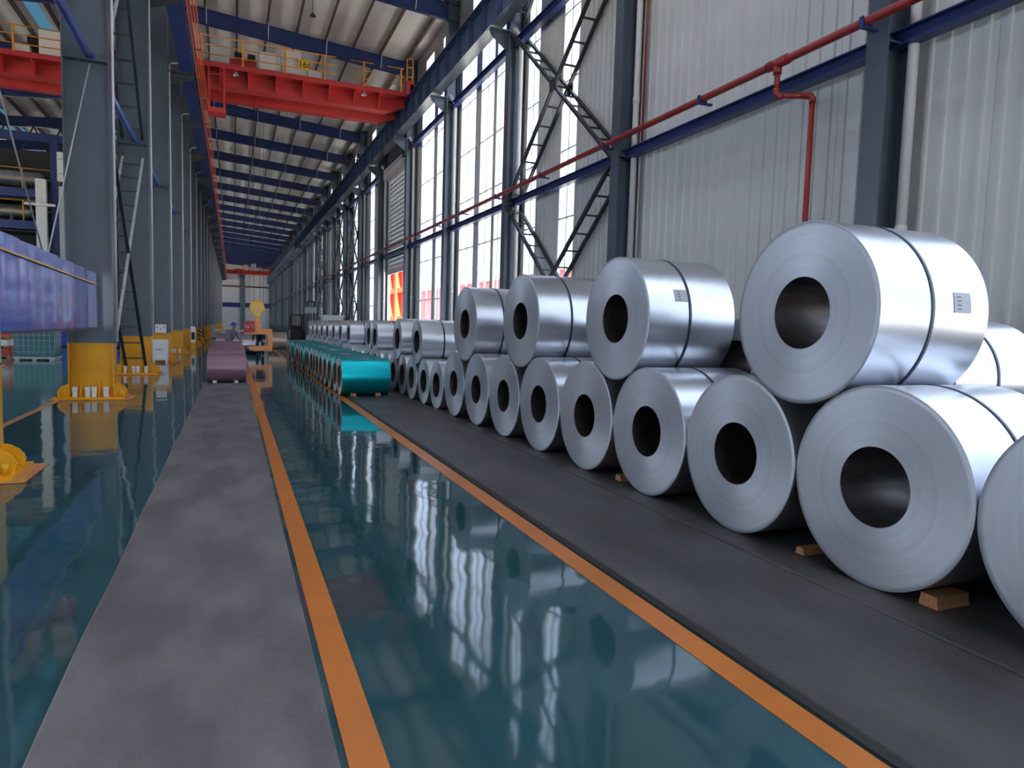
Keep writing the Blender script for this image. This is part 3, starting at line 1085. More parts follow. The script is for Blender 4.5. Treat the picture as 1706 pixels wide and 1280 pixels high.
chock(3.75, 4.02, 2.60, 2.72, 0.075, 'bare wooden block wedged beside the largest bottom coil')
chock(3.72, 3.95, 6.04, 6.15, 0.06, 'bare wooden block between the fourth and fifth bottom coils')
chock(3.75, 3.95, 3.6, 3.68, 0.05, 'dark wooden block between the second and third bottom coils')
chock(2.35, 2.46, 14.86, 14.98, 0.07, 'small wooden block under the left end of the nearest teal coil')
chock(2.88, 2.99, 14.86, 14.98, 0.07, 'small wooden block under the right end of the nearest teal coil')
chock(-0.47, -0.38, 18.45, 18.57, 0.06, 'small pale block under the left end of the nearest mauve coil', 'white')
chock(0.03, 0.12, 18.45, 18.57, 0.06, 'small pale block under the right end of the nearest mauve coil', 'white')

# ------------------------------------------------------------------ bridge cranes
def bridge_crane(y, x0, x1, label, sign=True, cab=True):
    t = empty('bridge_crane', (0, y, 0))
    tag(t, label, 'crane', 'red bridge cranes')
    zt, zb = 11.52, 10.93
    # box girder with tapered ends
    gd = MB().prism([(x0 + .17, zt), (x0 + .17, zt - .4), (x0 + .7, zb), (x1 - .9, zb), (x1 - .17, zt - .35), (x1 - .17, zt)], 'y', 0.35, 0.8)
    g_ = gd.build('girder', M['red'], t)
    MB().box(x0 + .7, x1 - .9, .28, .87, zb - .025, zb).build('bottom_flange', M['red'], g_)
    MB().prism([(x0 + .17, zt), (x0 + .17, zt - .4), (x0 + .7, zb), (x1 - .9, zb), (x1 - .17, zt - .35), (x1 - .17, zt)], 'y', 2.2, 2.65).build('girder', M['red'], t)
    # walkway with side channel and brackets
    wk = MB().box(x0 + .2, x1 - .2, -0.45, 0.35, zt - .04, zt).box(x0 + .2, x1 - .2, -0.47, -0.45, zt - .14, zt + .06).build('walkway', M['red'], t)
    br = MB().prism([(-0.44, zt - .05), (0.345, zt - .05), (0.345, zt - .57), (0.05, zt - .55)], 'x', -0.015, 0.015).mesh('walkway_bracket', M['red'])
    n_ = int((x1 - x0) / 1.05)
    for i in range(1, n_):
        put('walkway_bracket', br, wk, (x0 + i * 1.05, 0, 0))
    for x in (x0, x1):
        MB().box(x - .15, x + .15, -0.6, 3.4, zt + .03, zt + .36).build('end_carriage', M['red'], t)
        for yy in (-0.2, 3.2):
            w_ = MB().lathe_x([(-0.05, 0.0), (-0.05, 0.2), (0.05, 0.2), (0.05, 0.0)], 20, smooth=False)
            w_.build('wheel', M['dark_steel'], t, (x, yy, 11.74)) if False else None
    # railing in three lengths
    if x1 - x0 < 9.5:
        spans = (((-1.2, 3.98), (-1.1, .4, 1.98, 3.53)), ((4.55, 5.54), (5.12,)), ((6.1, 6.82), (6.70,)))
    else:
        spans = (((x0 + .4, x1 - .4), [x0 + .5 + 1.58 * i for i in range(7)]),)
    for (a, b_), posts in spans:
        for h in (0.33, 0.66, 1.0):
            MB().tube([(a, -0.44, zt + h), (b_, -0.44, zt + h)], 0.022, 6).build('handrail', M['orange_rail'], t)
        for x in posts:
            MB().box(x - .035, x + .035, -0.475, -0.405, zt + .02, zt + 1.02).build('rail_post', M['orange_rail'], t)
    # trolley
    MB().box((x0 + x1) / 2 - 2.4, (x0 + x1) / 2 - .6, 0.4, 2.8, zt + .05, zt + .3).build('trolley', M['red'], t)
    return t


cr1 = bridge_crane(30.35, -1.5, 7.22, 'red overhead bridge crane with white cabinets spanning the main aisle')
zt = 11.52
for (x0, x1, h, m_) in ((-0.79, -.18, .75, 'pale_steel'), (1.01, 1.63, .78, 'white'), (1.85, 2.62, 1.02, 'white'), (2.88, 3.43, .38, 'white')):
    cb = MB().box(x0, x1, -0.3, 0.15, zt + .01, zt + h).build('electric_cabinet', M[m_], cr1)
    MB().box(x0 + .04, x1 - .04, -0.31, -0.3, zt + .06, zt + h - .05).build('cabinet_door', M[m_], cb)
MB().box(-.1, .95, 0.9, 1.8, zt + .1, zt + .75).build('hoist_frame', M['red'], cr1)
for x in (0.25, 0.75):
    MB().lathe_x([(-.15, 0.0), (-.15, .26), (.15, .26), (.15, 0)], 24).build('hoist_drum', M['black'], cr1, (x, 1.2, zt + .85))
sg = MB().box(2.49, 2.94, -0.50, -0.48, zt + .30, zt + .66).build('capacity_sign', M['hook_yellow'], cr1)
put('sign_lettering', text_mesh('16t', 0.36, M['black']), sg, (2.715, -0.503, zt + .47), (PI / 2, 0, 0))
# inspection cage under the left end
cg = MB()
for x in (-0.83, -0.28):
    for yy in (-.45, .2):
        cg.box(x - .03, x + .03, yy - .03, yy + .03, 9.85, 11.48)
for z in (10.55, 11.1):
    cg.box(-.83, -.28, -.46, -.44, z, z + .04)
cage = cg.build('access_cage', M['red'], cr1)
MB().box(-.88, -.23, -.5, .25, 9.66, 9.85).build('cage_floor', M['red'], cage)
lad = MB()
for x in (6.95, 7.2):
    lad.tube([(x, -.45, zt - .1), (x, -.45, zt + 1.45)], 0.03, 6)
for z in (.3, .7, 1.1, 1.45):
    lad.tube([(6.95, -.45, zt + z), (7.2, -.45, zt + z)], 0.025, 6)
lad.build('end_ladder', M['orange_rail'], cr1)
MB().box(6.9, 7.25, -.6, -.3, zt - .1, zt + .5).build('buffer', M['red'], cr1)
for x in (0.15, 5.15):
    fl_ = MB().lathe_x([(0, 0.03), (0.04, .06), (.14, .12)], 14).build('flood_lamp', M['pale_steel'], cr1, (x, -.35, zt - .18))
    fl_.rotation_euler = (0, PI / 2, 0)
cr2 = bridge_crane(32.6, -14.5, -3.55, 'red overhead bridge crane of the neighbouring bay, upper left corner')
for (x0, x1, h, m_) in ((-6.72, -6.25, 0.35, 'roof'), (-5.94, -5.19, 1.03, 'roof'), (-4.95, -4.7, .7, 'roof')):
    cb = MB().box(x0 - .95, x1 - .95, -0.3, 0.15, zt + .01, zt + h).build('electric_cabinet', M[m_], cr2)
MB().box(-7.4, -6.2, 0.3, 1.4, zt + .05, zt + .95).build('hoist_frame', M['black'], cr2)
cr3 = bridge_crane(146, -1.5, 7.22, 'distant red overhead bridge crane near the far end wall')
for (x0, x1, h) in ((2.0, 2.8, 1.1), (3.4, 4.3, 1.4)):
    MB().box(x0, x1, -.3, .2, zt + .01, zt + h).build('electric_cabinet', M['white'], cr3)

# ------------------------------------------------------------------ hook block, C hook
HX, HY = 0.96, 31.6
t = empty('hook_block', (HX, HY, 1.66))
tag(t, 'yellow crane hook block hanging on wire ropes in the aisle', 'hook block')
sv = MB().lathe_x([(-.12, 0), (-.12, .28), (-.08, .31), (-.04, .27), (.04, .27), (.08, .31), (.12, .28), (.12, 0)], 28)
s1 = sv.build('sheave', M['hook_yellow'], t, (0, 0, .50))
s1.rotation_euler = (0, 0, PI / 2)
for yy in (-.14, .14):
    MB().prism([(-.3, .52), (-.2, .28), (-.08, .12), (.08, .12), (.2, .28), (.3, .52), (.18, .74), (-.18, .74)], 'y', yy - .015, yy + .015).build('cheek_plate', M['hook_yellow'], t)
ck = MB()
for a, b_ in (((-.2, .55), (0, .40)), ((0, .40), (.2, .55)), ((-.16, .42), (0, .29)), ((0, .29), (.16, .42))):
    ck.bar((a[0], -.158, a[1]), (b_[0], -.158, b_[1]), 0.02, 0.03)
ck.build('white_chevron', M['white'], t)
hk = []
for i in range(15):
    a = PI * 0.5 - i / 14 * PI * 1.45
    hk.append((0.10 * math.cos(a), 0, 0.02 + 0.10 * math.sin(a)))
MB().tube([(0, 0, .2)] + hk, 0.035, 10).build('hook', M['hook_yellow'], t)
rp = MB().tube([(0, 0, 0), (0, 0, 8.9)], 0.009, 6).mesh('wire_rope', M['dark_steel'])
for dx, dy in ((-.3, -.06), (-.12, .06), (.12, -.06), (.27, .06)):
    put('wire_rope', rp, t, (dx, dy, .55))

t = empty('c_hook', (HX, HY, 0.30))
tag(t, 'orange C shaped coil lifting hook with red counterweight, hanging in the aisle', 'lifting hook')
MB().box(-.08, .14, -.13, .13, .72, 1.30).build('hanger_post', M['hook_orange'], t)
MB().box(-.03, .09, -.13, -.09, 1.30, 1.42).box(-.03, .09, .09, .13, 1.30, 1.42).build('lug', M['hook_orange'], t)
MB().tube([(0.0, -.16, 1.355), (.0, .16, 1.355)], .045, 12).build('pin', M['hook_yellow'], t)
MB().box(-.5, .62, -.15, .15, .72, .96).build('top_arm', M['hook_orange'], t)
MB().box(.44, .62, -.15, .15, .0, .72).build('back_column', M['hook_orange'], t)
MB().prism([(.44, .02), (.44, .24), (-.3, .20), (-.36, .14), (-.3, .05), (-.1, .0)], 'y', -.13, .13).build('lifting_arm', M['hook_orange'], t)
cw = MB().box(-.52, -.10, -.24, .24, .80, 1.28).build('counterweight', M['red'], t)
put('counterweight_lettering', text_mesh('16 T', 0.2, M['white']), cw, (-.31, -.243, 1.04), (PI / 2, 0, 0))

# ------------------------------------------------------------------ blue guard panel and its ropes
t = empty('guard_panel', (-2.42, 8.9, 1.37))
tag(t, 'long glossy blue sheet steel panel with thin yellow stripe hung at the left edge', 'panel')
LP = 5.98
for i in range(6):
    ya, yb_ = LP * i / 6, LP * (i + 1) / 6
    mb = MB()
    vs, fs = [], []
    for j in range(9):
        y = ya + 0.0008 + (yb_ - ya - 0.0016) * j / 8
        bul = 0.004 * math.sin((ya + (yb_ - ya) * j / 8) * 5.3) + 0.003 * math.sin((ya + (yb_ - ya) * j / 8) * 2.1)
        for z in (0.0, 0.3, 0.7, 1.10 - 0.018 * i):
            vs.append((0.06 + bul * (1 if 0 < z < 1 else .3), y, z))
    for j in range(8):
        for q in range(3):
            fs.append((j * 4 + q, j * 4 + q + 1, j * 4 + q + 5, j * 4 + q + 4))
    mb.add([(v[0], v[1], v[2]) for v in vs], [f[::-1] for f in fs], True)
    mb.build('blue_sheet', M['panel_blue'], t)
MB().box(-0.06, 0.05, 0, LP, 0, 1.0).build('core_frame', M['tarp_blue'], t)
MB().bar((0.085, 0, 0.91), (0.085, LP, 0.79), 0.015, 0.022).build('yellow_stripe', M['hook_yellow'], t)
MB().box(-0.07, 0.08, 0, LP, -0.03, 0.0).build('bottom_rail', M['dark_steel'], t)
for i, (p, q, lb) in enumerate((((-2.42, 11.35, 2.36), (-2.9, 8.2, 7.6), 'thin wire rope slanting up left from the blue panel'), ((-2.42, 11.5, 2.36), (-2.42, 15.02, 6.2), 'thin wire rope slanting from the blue panel to the yellow based column'))):
    o = MB().tube([p, q], 0.011, 6).build('wire_rope', M['pale_steel'])
    tag(o, lb, 'rope')

# ------------------------------------------------------------------ small things by the left columns
t = empty('floor_cabinet', (-2.66, 27.55, 0.0))
tag(t, 'small white steel cabinet standing before the third yellow column base', 'cabinet')
MB().box(0, .5, -.2, .2, .09, .82).build('body', M['white'], t)
MB().box(.02, .48, -.215, -.2, .12, .79).build('door', M['white'], t)
for x in (.02, .42):
    MB().box(x, x + .06, -.18, .18, 0, .09).build('leg', M['white'], t)
MB().box(.07, .3, -.222, -.215, .46, .48).build('door_slot', M['strap'], t)
t = empty('notice_plate', (-2.62, LC[5] - .20, 1.06))
tag(t, 'white notice plate with small dark marks above the floor cabinet', 'sign')
MB().box(0, .36, -.02, 0, .0, .3).build('plate', M['white'], t)
for x, z in ((.06, .2), (.18, .13), (.28, .2)):
    MB().box(x - .02, x + .02, -.024, -.02, z - .02, z + .02).build('printed_mark', M['black'], t)
t = empty('hydrant_box', (-2.1, LC[7] - .4, 0))
tag(t, 'white hydrant box on a post by a far yellow column base', 'box')
MB().box(0, .22, -.2, 0, .35, 1.2).build('body', M['white'], t)
MB().box(0, .22, -.2, 0, 0, .35).build('base', M['yellow'], t)
MB().box(.03, .19, -.21, -.2, .5, .9).build('front_label', M['black'], t)
for k in (9, 10):
    o = MB().box(LX + .03, LX + LD - .03, LC[k] - .185, LC[k] - .172, .1, 1.05).build('hazard_board', M['hazard'])
    tag(o, 'black and yellow hazard striped board on the %s left row column' % ORD[k - 2], 'sign', 'hazard boards')
t = empty('steel_locker', (-1.75, 66, 0))
tag(t, 'tall pale grey locker standing far down by the left columns', 'locker')
MB().box(0, .38, 0, .5, .05, 1.15).build('body', M['pale_steel'], t)
MB().box(.03, .35, -.012, 0, .1, 1.1).build('door', M['pale_steel'], t)
MB().box(0.02, .36, 0.03, .47, 0, .05).build('plinth', M['black'], t)
t = empty('pallet_table', (-1.3, 58, 0))
tag(t, 'low pale steel table far behind the mauve coils', 'table')
MB().box(0, 2.6, 0, 2.2, .72, .86).build('top', M['roof'], t)
for x in (.05, 2.45):
    for yy in (.05, 2.05):
        MB().box(x, x + .1, yy, yy + .1, 0, .72).build('leg', M['pale_steel'], t)

# ------------------------------------------------------------------ forklift, grey bin
t = empty('forklift', (3.9, 54.0, 0))
tag(t, 'dark forklift with tall mast parked far down the aisle beyond the teal coils', 'forklift')
MB().box(.1, 1.15, 0, 2.0, .3, 1.0).box(.15, 1.1, 1.5, 2.1, 1.0, 1.35).build('body', M['black'], t)
MB().box(.3, .95, .9, 1.4, 1.0, 1.15).build('seat', M['black'], t)
gd = MB()
for x in (.15, 1.05):
    gd.bar((x, .15, 1.0), (x, .35, 2.15), .08, .08).bar((x, 1.8, 1.3), (x, 1.5, 2.15), .08, .08)
gd.box(.1, 1.15, .3, 1.6, 2.12, 2.2).build('overhead_guard', M['black'], t)
ms = MB()
for x in (1.3, 1.75):
    ms.box(x - .06, x + .06, -.35, -.2, .15, 3.2)
for z in (.5, 1.6, 2.6, 3.1):
    ms.box(1.3, 1.75, -.33, -.25, z, z + .14)
ms.build('mast', M['dark_steel'], t)
MB().box(1.1, 1.95, -.5, -.38, 2.3, 2.75).build('carriage', M['pale_steel'], t)
MB().box(1.0, 1.3, -.34, .2, .3, .6).build('mast_mount', M['black'], t)
for x in (.2, 1.05):
    for yy in (.25, 1.7):
        wv_ = MB().lathe_x([(-.1, 0), (-.1, .27), (.1, .27), (.1, 0)], 20, smooth=False).build('wheel', M['black'], t, (x, yy, .27))
for x in (1.35, 1.6):
    MB().box(x, x + .12, -1.4, -.38, .12, .18).build('fork', M['dark_steel'], t)
t = empty('steel_bin', (4.95, 42.5, 0))
tag(t, 'pale grey open steel bin standing behind the farther silver coils', 'bin')
MB().prism([(0.1, .1), (1.15, .1), (1.25, 2.0), (0, 2.0)], 'y', 0, .9).build('body', M['pale_steel'], t)
MB().box(-.08, 1.33, -.08, .98, 2.0, 2.08).build('rim', M['pale_steel'], t)
for x in (.15, 1.0):
    MB().box(x, x + .1, 0.05, .85, 0, .1).build('skid', M['dark_steel'], t)

# ------------------------------------------------------------------ people
def person(name, label, loc, rz, J, E, rad, cols, helmet=None):
    t = empty(name, loc, rz)
    tag(t, label, 'person')
    names = list(J)
    me = bpy.data.meshes.new('body')
    me.from_pydata([J[n_] for n_ in names], [(names.index(a), names.index(b_)) for a, b_ in E], [])
    o = bpy.data.objects.new('body', me)
    COL.objects.link(o)
    md = o.modifiers.new('skin', 'SKIN')
    md.use_smooth_shade = True
    for i, n_ in enumerate(names):
        sv_ = me.skin_vertices[0].data[i]
        r = rad.get(n_, 0.05)
        sv_.radius = r if isinstance(r, tuple) else (r, r)
        sv_.use_root = n_ == 'pelvis'
    o.modifiers.new('sub', 'SUBSURF').levels = 1
    dg = bpy.context.evaluated_depsgraph_get()
    em = bpy.data.meshes.new_from_object(o.evaluated_get(dg))
    bpy.data.objects.remove(o)
    em.name = 'body'
    em.materials.clear()
    for c in cols:
        em.materials.append(c)
    seg = [(Vector(J[a]), Vector(J[b_]), a, b_) for a, b_ in E]
    for p in em.polygons:
        c = p.center
        best, bd = None, 9
        for A, B, a, b_ in seg:
            d = B - A
            u = max(0, min(1, (c - A).dot(d) / d.length_squared))
            e = (A + d * u - c).length
            if e < bd:
                bd, best = e, (a, b_)
        s_ = ' '.join(best)
        if 'toe' in s_:
            p.material_index = 3
        elif any(q in s_ for q in ('hand', 'f1', 'f2', 'f3', 'f4', 'th_', 'head', 'neck')):
            p.material_index = 0 if 'chest' not in s_ else 1
        elif any(q in s_ for q in ('knee', 'hip', 'ankle')):
            p.material_index = 2
        else:
            p.material_index = 1
        p.use_smooth = True
    ob = bpy.data.objects.new('body', em)
    COL.objects.link(ob)
    ob.parent = t
    hd = Vector(J['head'])
    fd = Vector(J['face_dir']) if 'face_dir' in J else Vector((0, -1, 0))
    if helmet:
        vs, fs = [], []
        for i in range(6):
            a = i / 5 * PI / 2
            for k in range(16):
                b_ = 2 * PI * k / 16
                vs.append((0.125 * math.cos(a) * math.cos(b_), 0.145 * math.cos(a) * math.sin(b_), 0.115 * math.sin(a)))
        for i in range(5):
            for k in range(16):
                fs.append((i * 16 + k, i * 16 + (k + 1) % 16, (i + 1) * 16 + (k + 1) % 16, (i + 1) * 16 + k))
        h = MB().add(vs, fs, True)
        vs = [(0.16 * math.cos(2 * PI * k / 16), 0.18 * math.sin(2 * PI * k / 16) - (0.02 if math.sin(2 * PI * k / 16) < 0 else 0), -0.004) for k in range(16)]
        h.add(vs + [(v[0], v[1], 0.012) for v in vs], [tuple(range(16))[::-1], tuple(range(16, 32))] + [(k, (k + 1) % 16, 16 + (k + 1) % 16, 16 + k) for k in range(16)])
        h.build('helmet', helmet, t, hd + Vector((0, 0, 0.04)))
    for s_ in (-1, 1):
        MB().box(s_ * .035 - .012, s_ * .035 + .012, -.006, .006, -.006, .006).build('eye', M['black'], t, hd + Vector((0, -.108, 0.0)))
    MB().prism([(-.115, -.04), (-.15, -.035), (-.115, .015)], 'x', -.014, .014).build('nose', cols[0], t, hd)
    return t


skin = mat('skin', srgb(196, 140, 112), 0.55, 0, 0.06, 5)
cloth_grey = mat('grey work jacket', srgb(112, 112, 124), 0.85, 0, 0.12, 10)
cloth_navy = mat('navy work jacket', srgb(44, 46, 66), 0.85, 0, 0.15, 10)
cloth_dark = mat('dark trousers', srgb(58, 56, 62), 0.85, 0, 0.12, 10)
cloth_red = mat('red collar cloth', srgb(150, 50, 44), 0.85, 0, 0.1, 10)


def figure(bend, knee, arms):
    """standing figure facing -Y, leaning forward by bend, knees bent by knee (m)"""
    J = {}
    hipz = 0.92 - knee
    J['pelvis'] = (0, 0.05, hipz)
    cs, sn = math.cos(bend), math.sin(bend)
    def T(l):
        return (0, 0.05 - sn * l, hipz + cs * l)
    J['waist'] = T(.2)
    J['chest'] = T(.42)
    J['neck'] = T(.56)
    nk = Vector(J['neck'])
    J['head'] = tuple(nk + Vector((0, -.06 - .02 * sn, .16)))
    J['crown'] = tuple(nk + Vector((0, -.05 - .02 * sn, .25)))
    ch = Vector(J['chest'])
    E = [('pelvis', 'waist'), ('waist', 'chest'), ('chest', 'neck'), ('neck', 'head'), ('head', 'crown')]
    for s_, n_ in ((-1, 'l'), (1, 'r')):
        J['hip' + n_] = (s_ * .1, 0.05, hipz - .04)
        J['knee' + n_] = (s_ * .12, 0.05 - knee * 0.9 - 0.02, 0.48 - knee * .35)
        J['ankle' + n_] = (s_ * .12, 0.08, 0.09)
        J['toe' + n_] = (s_ * .13, -0.10, 0.045)
        E += [('pelvis', 'hip' + n_), ('hip' + n_, 'knee' + n_), ('knee' + n_, 'ankle' + n_), ('ankle' + n_, 'toe' + n_)]
        J['shoulder' + n_] = tuple(ch + Vector((s_ * .18, 0, .06)))
        sh = Vector(J['shoulder' + n_])
        J['elbow' + n_] = tuple(sh + Vector((s_ * .07, -.08 + arms * -.05, -.27)))
        el = Vector(J['elbow' + n_])
        J['wrist' + n_] = tuple(el + Vector((-s_ * .03, -.20, -.12)))
        wr_ = Vector(J['wrist' + n_])
        J['hand' + n_] = tuple(wr_ + Vector((0, -.08, -.03)))
        ha = Vector(J['hand' + n_])
        E += [('chest', 'shoulder' + n_), ('shoulder' + n_, 'elbow' + n_), ('elbow' + n_, 'wrist' + n_), ('wrist' + n_, 'hand' + n_)]
        for q, (dx, ln) in enumerate(((-.03, .08), (-.01, .09), (.012, .085), (.032, .065))):
            J['f%d%s' % (q + 1, n_)] = tuple(ha + Vector((dx, -ln, -.03)))
            E.append(('hand' + n_, 'f%d%s' % (q + 1, n_)))
        J['th_' + n_] = tuple(wr_ + Vector((-s_ * .05, -.06, -.01)))
        E.append(('wrist' + n_, 'th_' + n_))
    rad = dict(pelvis=(.15, .12), waist=(.14, .11), chest=(.16, .12), neck=.06, head=(.085, .1), crown=(.06, .07))
    for n_ in 'lr':
        rad.update({'hip' + n_: .1, 'knee' + n_: .07, 'ankle' + n_: .055, 'toe' + n_: (.045, .035), 'shoulder' + n_: .075, 'elbow' + n_: .052, 'wrist' + n_: .036, 'hand' + n_: (.04, .02), 'th_' + n_: .01})
        for q in range(4):
            rad['f%d%s' % (q + 1, n_)] = .0095
    return J, E, rad


J, E, R_ = figure(0.55, 0.20, 1)
person('person', 'person in grey work jacket and blue helmet leaning forward behind the mauve coils', (-0.14, 29.6, 0), 0.6, J, E, R_, [skin, cloth_grey, cloth_dark, M['black']], M['tarp_blue'])
J, E, R_ = figure(0.85, 0.14, 1)
person('person', 'person in dark work clothes bending down behind the orange lifting hook', (1.14, 33.2, 0), -0.15, J, E, R_, [skin, cloth_navy, cloth_dark, M['black']], M['white'])

# ------------------------------------------------------------------ neighbouring bay: tote, stores, process line
t = empty('tote_tank', (-6.95, 28.0, 0))
tag(t, 'teal plastic tote tank in a wire cage on the left floor', 'tank')
MB().box(.03, 1.20, .03, 1.0, .16, 1.0).build('tank', M['teal_tank'], t)
MB().box(.0, 1.23, 0, 1.03, .06, .14).build('pallet_deck', M['pale_steel'], t)
for x in (.05, .55, 1.05):
    MB().box(x, x + .13, 0, 1.03, 0, .06).build('pallet_foot', M['pale_steel'], t)
for i in range(9):
    x = 0.005 + i * 1.22 / 8
    MB().tube([(x, 0.0, .14), (x, 0.0, 1.02)], .009, 6).build('cage_bar', M['pale_steel'], t)
for i in range(1, 8):
    yy = i * 1.03 / 8
    MB().tube([(1.235, yy, .14), (1.235, yy, 1.02)], .009, 6).build('cage_bar', M['pale_steel'], t)
for z in (.3, .5, .7, .88, 1.02):
    MB().tube([(0, 0, z), (1.235, 0, z), (1.235, 1.03, z)], .009, 6).build('cage_hoop', M['pale_steel'], t)
o = MB().tube([(-6.6, 25.2, 0.0), (-6.6, 25.2, 1.15)], .022, 8).box(-6.7, -6.5, 25.1, 25.3, 0, .02).build('barrier_post', M['white'])
tag(o, 'thin white barrier post standing left of the teal tote tank', 'post')
for i, (x, y, wx, h, m_, lb) in enumerate(((-9.3, 29.5, 1.9, .34, 'clay_red', 'lowest rust red pallet load left of the tote tank'), (-9.2, 29.6, 1.7, .3, 'roof', 'pale stacked load on top of the rust red pallet'), (-9.25, 29.6, 1.8, .34, 'out_orange', 'orange load on top of the pale stack at the left edge'))):
    z = (0, .36, .68)[i]
    t = empty('pallet_load', (x, y, z))
    tag(t, lb, 'pallet load')
    MB().box(0, wx, 0, 1.1, .08, h).build('goods', M[m_], t)
    MB().box(0, wx, 0, 1.1, .05, .08).box(0, .12, 0, 1.1, 0, .05).box(wx - .12, wx, 0, 1.1, 0, .05).build('pallet', M['wood'], t)
for i, (x, y, lb) in enumerate(((-6.6, 36.0, 'blue plastic drum behind the tote tank, left one'), (-5.9, 36.3, 'blue plastic drum behind the tote tank, middle one'), (-5.25, 36.1, 'blue plastic drum behind the tote tank, right one'))):
    t = empty('plastic_drum', (x, y, 0))
    tag(t, lb, 'drum', 'blue drums behind the tote tank')
    d_ = MB().lathe_x([(0, 0), (0, .28), (.28, .3), (.3, .31), (.32, .3), (.6, .3), (.62, .31), (.64, .3), (.88, .28), (.9, .26), (.9, 0)], 24).build('shell', M['tarp_blue'], t)
    d_.rotation_euler = (0, -PI / 2, 0)
    MB().tube([(.12, 0, .9), (.12, 0, .93)], .04, 10).build('bung', M['black'], t)
t = empty('blue_container', (-8.2, 40.0, 0))
tag(t, 'long blue storage box on the floor beyond the drums', 'box')
MB().box(0, 4.2, 0, 1.5, .1, 1.3).build('body', M['tarp_blue'], t)
for i in range(7):
    MB().box(.1 + i * .65, .22 + i * .65, -.04, 0, .12, 1.28).build('rib', M['tarp_blue'], t)
for x in (.2, 3.7):
    MB().box(x, x + .3, .1, 1.4, 0, .1).build('skid', M['black'], t)
t = empty('white_crate', (-5.55, 39.0, 0))
tag(t, 'white ribbed crate on a stand beside the yellow based column', 'crate')
MB().box(0, .75, 0, .7, .8, 1.35).build('body', M['white'], t)
for x in (.02, .65):
    for yy in (.02, .6):
        MB().box(x, x + .08, yy, yy + .08, 0, .8).build('leg', M['white'], t)
for i in range(4):
    MB().box(.05 + i * .2, .09 + i * .2, -.02, 0, .82, 1.33).build('rib', M['white'], t)

# tall process line frame
PY = 42.0
t = empty('process_tower', (0, PY, 0))
tag(t, 'dark blue multi storey steel process line frame in the neighbouring bay', 'frame')
for x in (-24, -19.5, -15, -11.8, -8.4, -5.0):
    for yy in (0, 6.0, 14.0):
        MB().box(x - .17, x + .17, yy - .17, yy + .17, 0, 10.6).build('frame_post', M['navy'], t)
for z in (2.9, 5.9, 7.5, 10.3):
    for yy in (0, 6.0, 14.0):
        MB().box(-24.2, -4.8, yy - .12, yy + .12, z, z + .42).build('frame_beam', M['navy'], t)
for z in (2.85, 5.85, 7.45):
    MB().box(-24, -5, .12, 14, z - .05, z).build('deck_plate', M['dark_steel'], t)
for x in (-24, -15, -8.4, -5):
    for z in (5.9, 10.3):
        MB().box(x - .1, x + .1, 0.1, 14, z, z + .3).build('frame_beam', M['navy'], t)
MB().box(-24, -5, 13.8, 14.2, 0, 10.2).build('back_cladding', M['dark_steel'], t)
for i in range(5):
    xa = (-23.8, -19.3, -14.8, -11.6, -8.2)[i]
    xb = (-19.7, -15.2, -12.0, -8.6, -5.2)[i]
    for za, zb in ((0.05, 2.8), (3.35, 5.8), (6.35, 7.4), (7.95, 10.25)):
        MB().box(xa, xb, 2.2, 2.3, za, zb).build('dark_backdrop', M['black'], t)  # dark sheets added to paint the gloom behind the ducts
for z in (5.9 + .42, 7.5 + .42):
    for h in (.5, 1.0):
        MB().tube([(-24, -.1, z + h), (-5, -.1, z + h)], .025, 6).build('handrail', M['orange_rail'], t)
    for i in range(13):
        x = -24 + i * 1.58
        MB().tube([(x, -.1, z), (x, -.1, z + 1.02)], .03, 6).build('rail_post', M['yellow'], t)
for i, (x0, x1, yy, z, r, lb) in enumerate(((-14.5, -9.1, .9, 8.55, .36, 'upper silver wrapped duct on the process frame'), (-14.0, -9.6, .7, 6.85, .33, 'lower silver wrapped duct on the process frame'))):
    d_ = empty('silver_duct', (x0, PY + yy, z))
    tag(d_, lb, 'duct', 'silver ducts on the process frame')
    MB().lathe_x([(0, 0), (0.02, r * .8), (.15, r), (x1 - x0 - .15, r), (x1 - x0, r * .85), (x1 - x0, 0)], 24).build('shell', M['silver_duct'], d_)
    for j in range(4):
        xx = .5 + j * 1.2
        MB().lathe_x([(xx, r), (xx, r + .012), (xx + .05, r + .012), (xx + .05, r)], 24).build('band', M['pale_steel'], d_)
    for xx in (.8, x1 - x0 - .8):
        MB().box(xx - .08, xx + .08, -r, r, -(.62 if i == 0 else .52), -r * .7).build('saddle', M['dark_steel'], d_)
for i, (x0, x1, z0, z1, lb) in enumerate(((-8.2, -7.4, 8.35, 9.8, 'white instrument panel high on the process frame'), (-9.15, -8.7, 2.9, 8.4, 'white vertical pipe casing left of the frame post'), (-8.15, -7.45, 2.9, 8.1, 'pale grey pipe casing right of the frame post'))):
    d_ = empty('pipe_casing' if i else 'instrument_panel', (x0, PY - .55, z0))
    tag(d_, lb, 'panel')
    wd = x1 - x0
    MB().box(0, wd, 0, .3, 0, z1 - z0).build('shell', M['white' if i < 2 else 'pale_steel'], d_)
    for j in range(2):
        zz = (z1 - z0) * (j + .5) / 2
        MB().box(-.02, wd + .02, -.02, .32, zz, zz + .05).build('band', M['pale_steel'], d_)
    MB().box(.05, wd - .05, .3, .44, (z1 - z0) * .5, (z1 - z0) * .5 + .2).build('mount', M['navy'], d_)
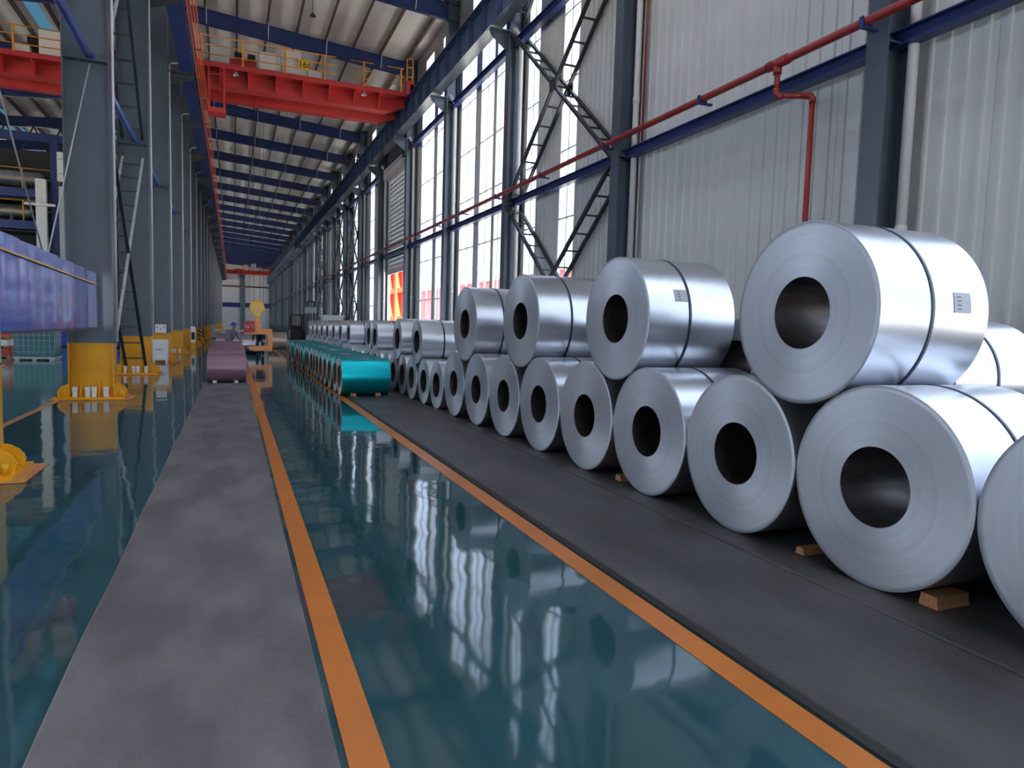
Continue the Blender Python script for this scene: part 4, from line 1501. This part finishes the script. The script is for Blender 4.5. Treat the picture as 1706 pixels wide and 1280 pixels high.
for i, (x, z) in enumerate(((-9.6, 7.05), (-7.7, 7.05))):
    d_ = empty('strip_lamp', (x, PY - .7, z))
    tag(d_, 'white strip lamp bracket on the process frame, %s of the post' % ('left', 'right')[i], 'lamp', 'strip lamps on the process frame')
    MB().box(0, 1.3, 0, .12, 0, .12).build('housing', M['white'], d_)
    MB().box(.6, .7, .02, .58, .12, .2).build('arm', M['white'], d_)
t = empty('roof_truss', (0, 52, 0))
tag(t, 'dark steel truss high behind the neighbouring bay crane', 'truss')
MB().box(-24, -3.2, -.08, .08, 13.3, 13.5).build('top_chord', M['navy'], t)
MB().box(-24, -3.2, -.08, .08, 11.6, 11.8).build('bottom_chord', M['dark_steel'], t)
for i in range(14):
    x = -23.8 + i * 1.45
    MB().bar((x, 0, 11.8), (x + .72, 0, 13.3), .08, .08, (0, 1, 0)).build('diagonal', M['dark_steel'], t)
    MB().bar((x + .72, 0, 13.3), (x + 1.45, 0, 11.8), .08, .08, (0, 1, 0)).build('diagonal', M['dark_steel'], t)
for x in (-23.9, -3.4):
    MB().box(x - .15, x + .15, -.15, .15, 0, 13.5).build('truss_post', M['steel_grey'], t)

# ------------------------------------------------------------------ outside the windows
t = empty('red_building', (34, 30, -.22))
tag(t, 'long red and white industrial building seen through the windows', 'building')
MB().box(0, 12, 0, 110, 0, 8.6).build('red_cladding', M['out_red'], t)
MB().box(-.1, 12, 0, 110, 8.6, 10.6).build('white_cladding', M['white'], t)
for i in range(14):
    MB().box(-.15, 0, 3 + i * 6.2, 5.5 + i * 6.2, 4.2, 6.6).build('window', M['strap'], t)
t = empty('orange_gantry', (13.0, 55.6, -.22))
tag(t, 'sunlit orange steel gantry standing outside the roller door', 'gantry')
for yy in (0, 3.2, 6.4):
    MB().box(0, .5, yy, yy + .5, 0, 7).build('gantry_leg', M['out_orange'], t)
for z in (2.2, 4.6, 6.6):
    MB().box(.1, .4, 0, 6.9, z, z + .4).build('gantry_beam', M['out_orange'], t)
MB().box(.42, .5, .5, 6.4, .1, 6.6).build('gantry_panel', M['out_red'], t)
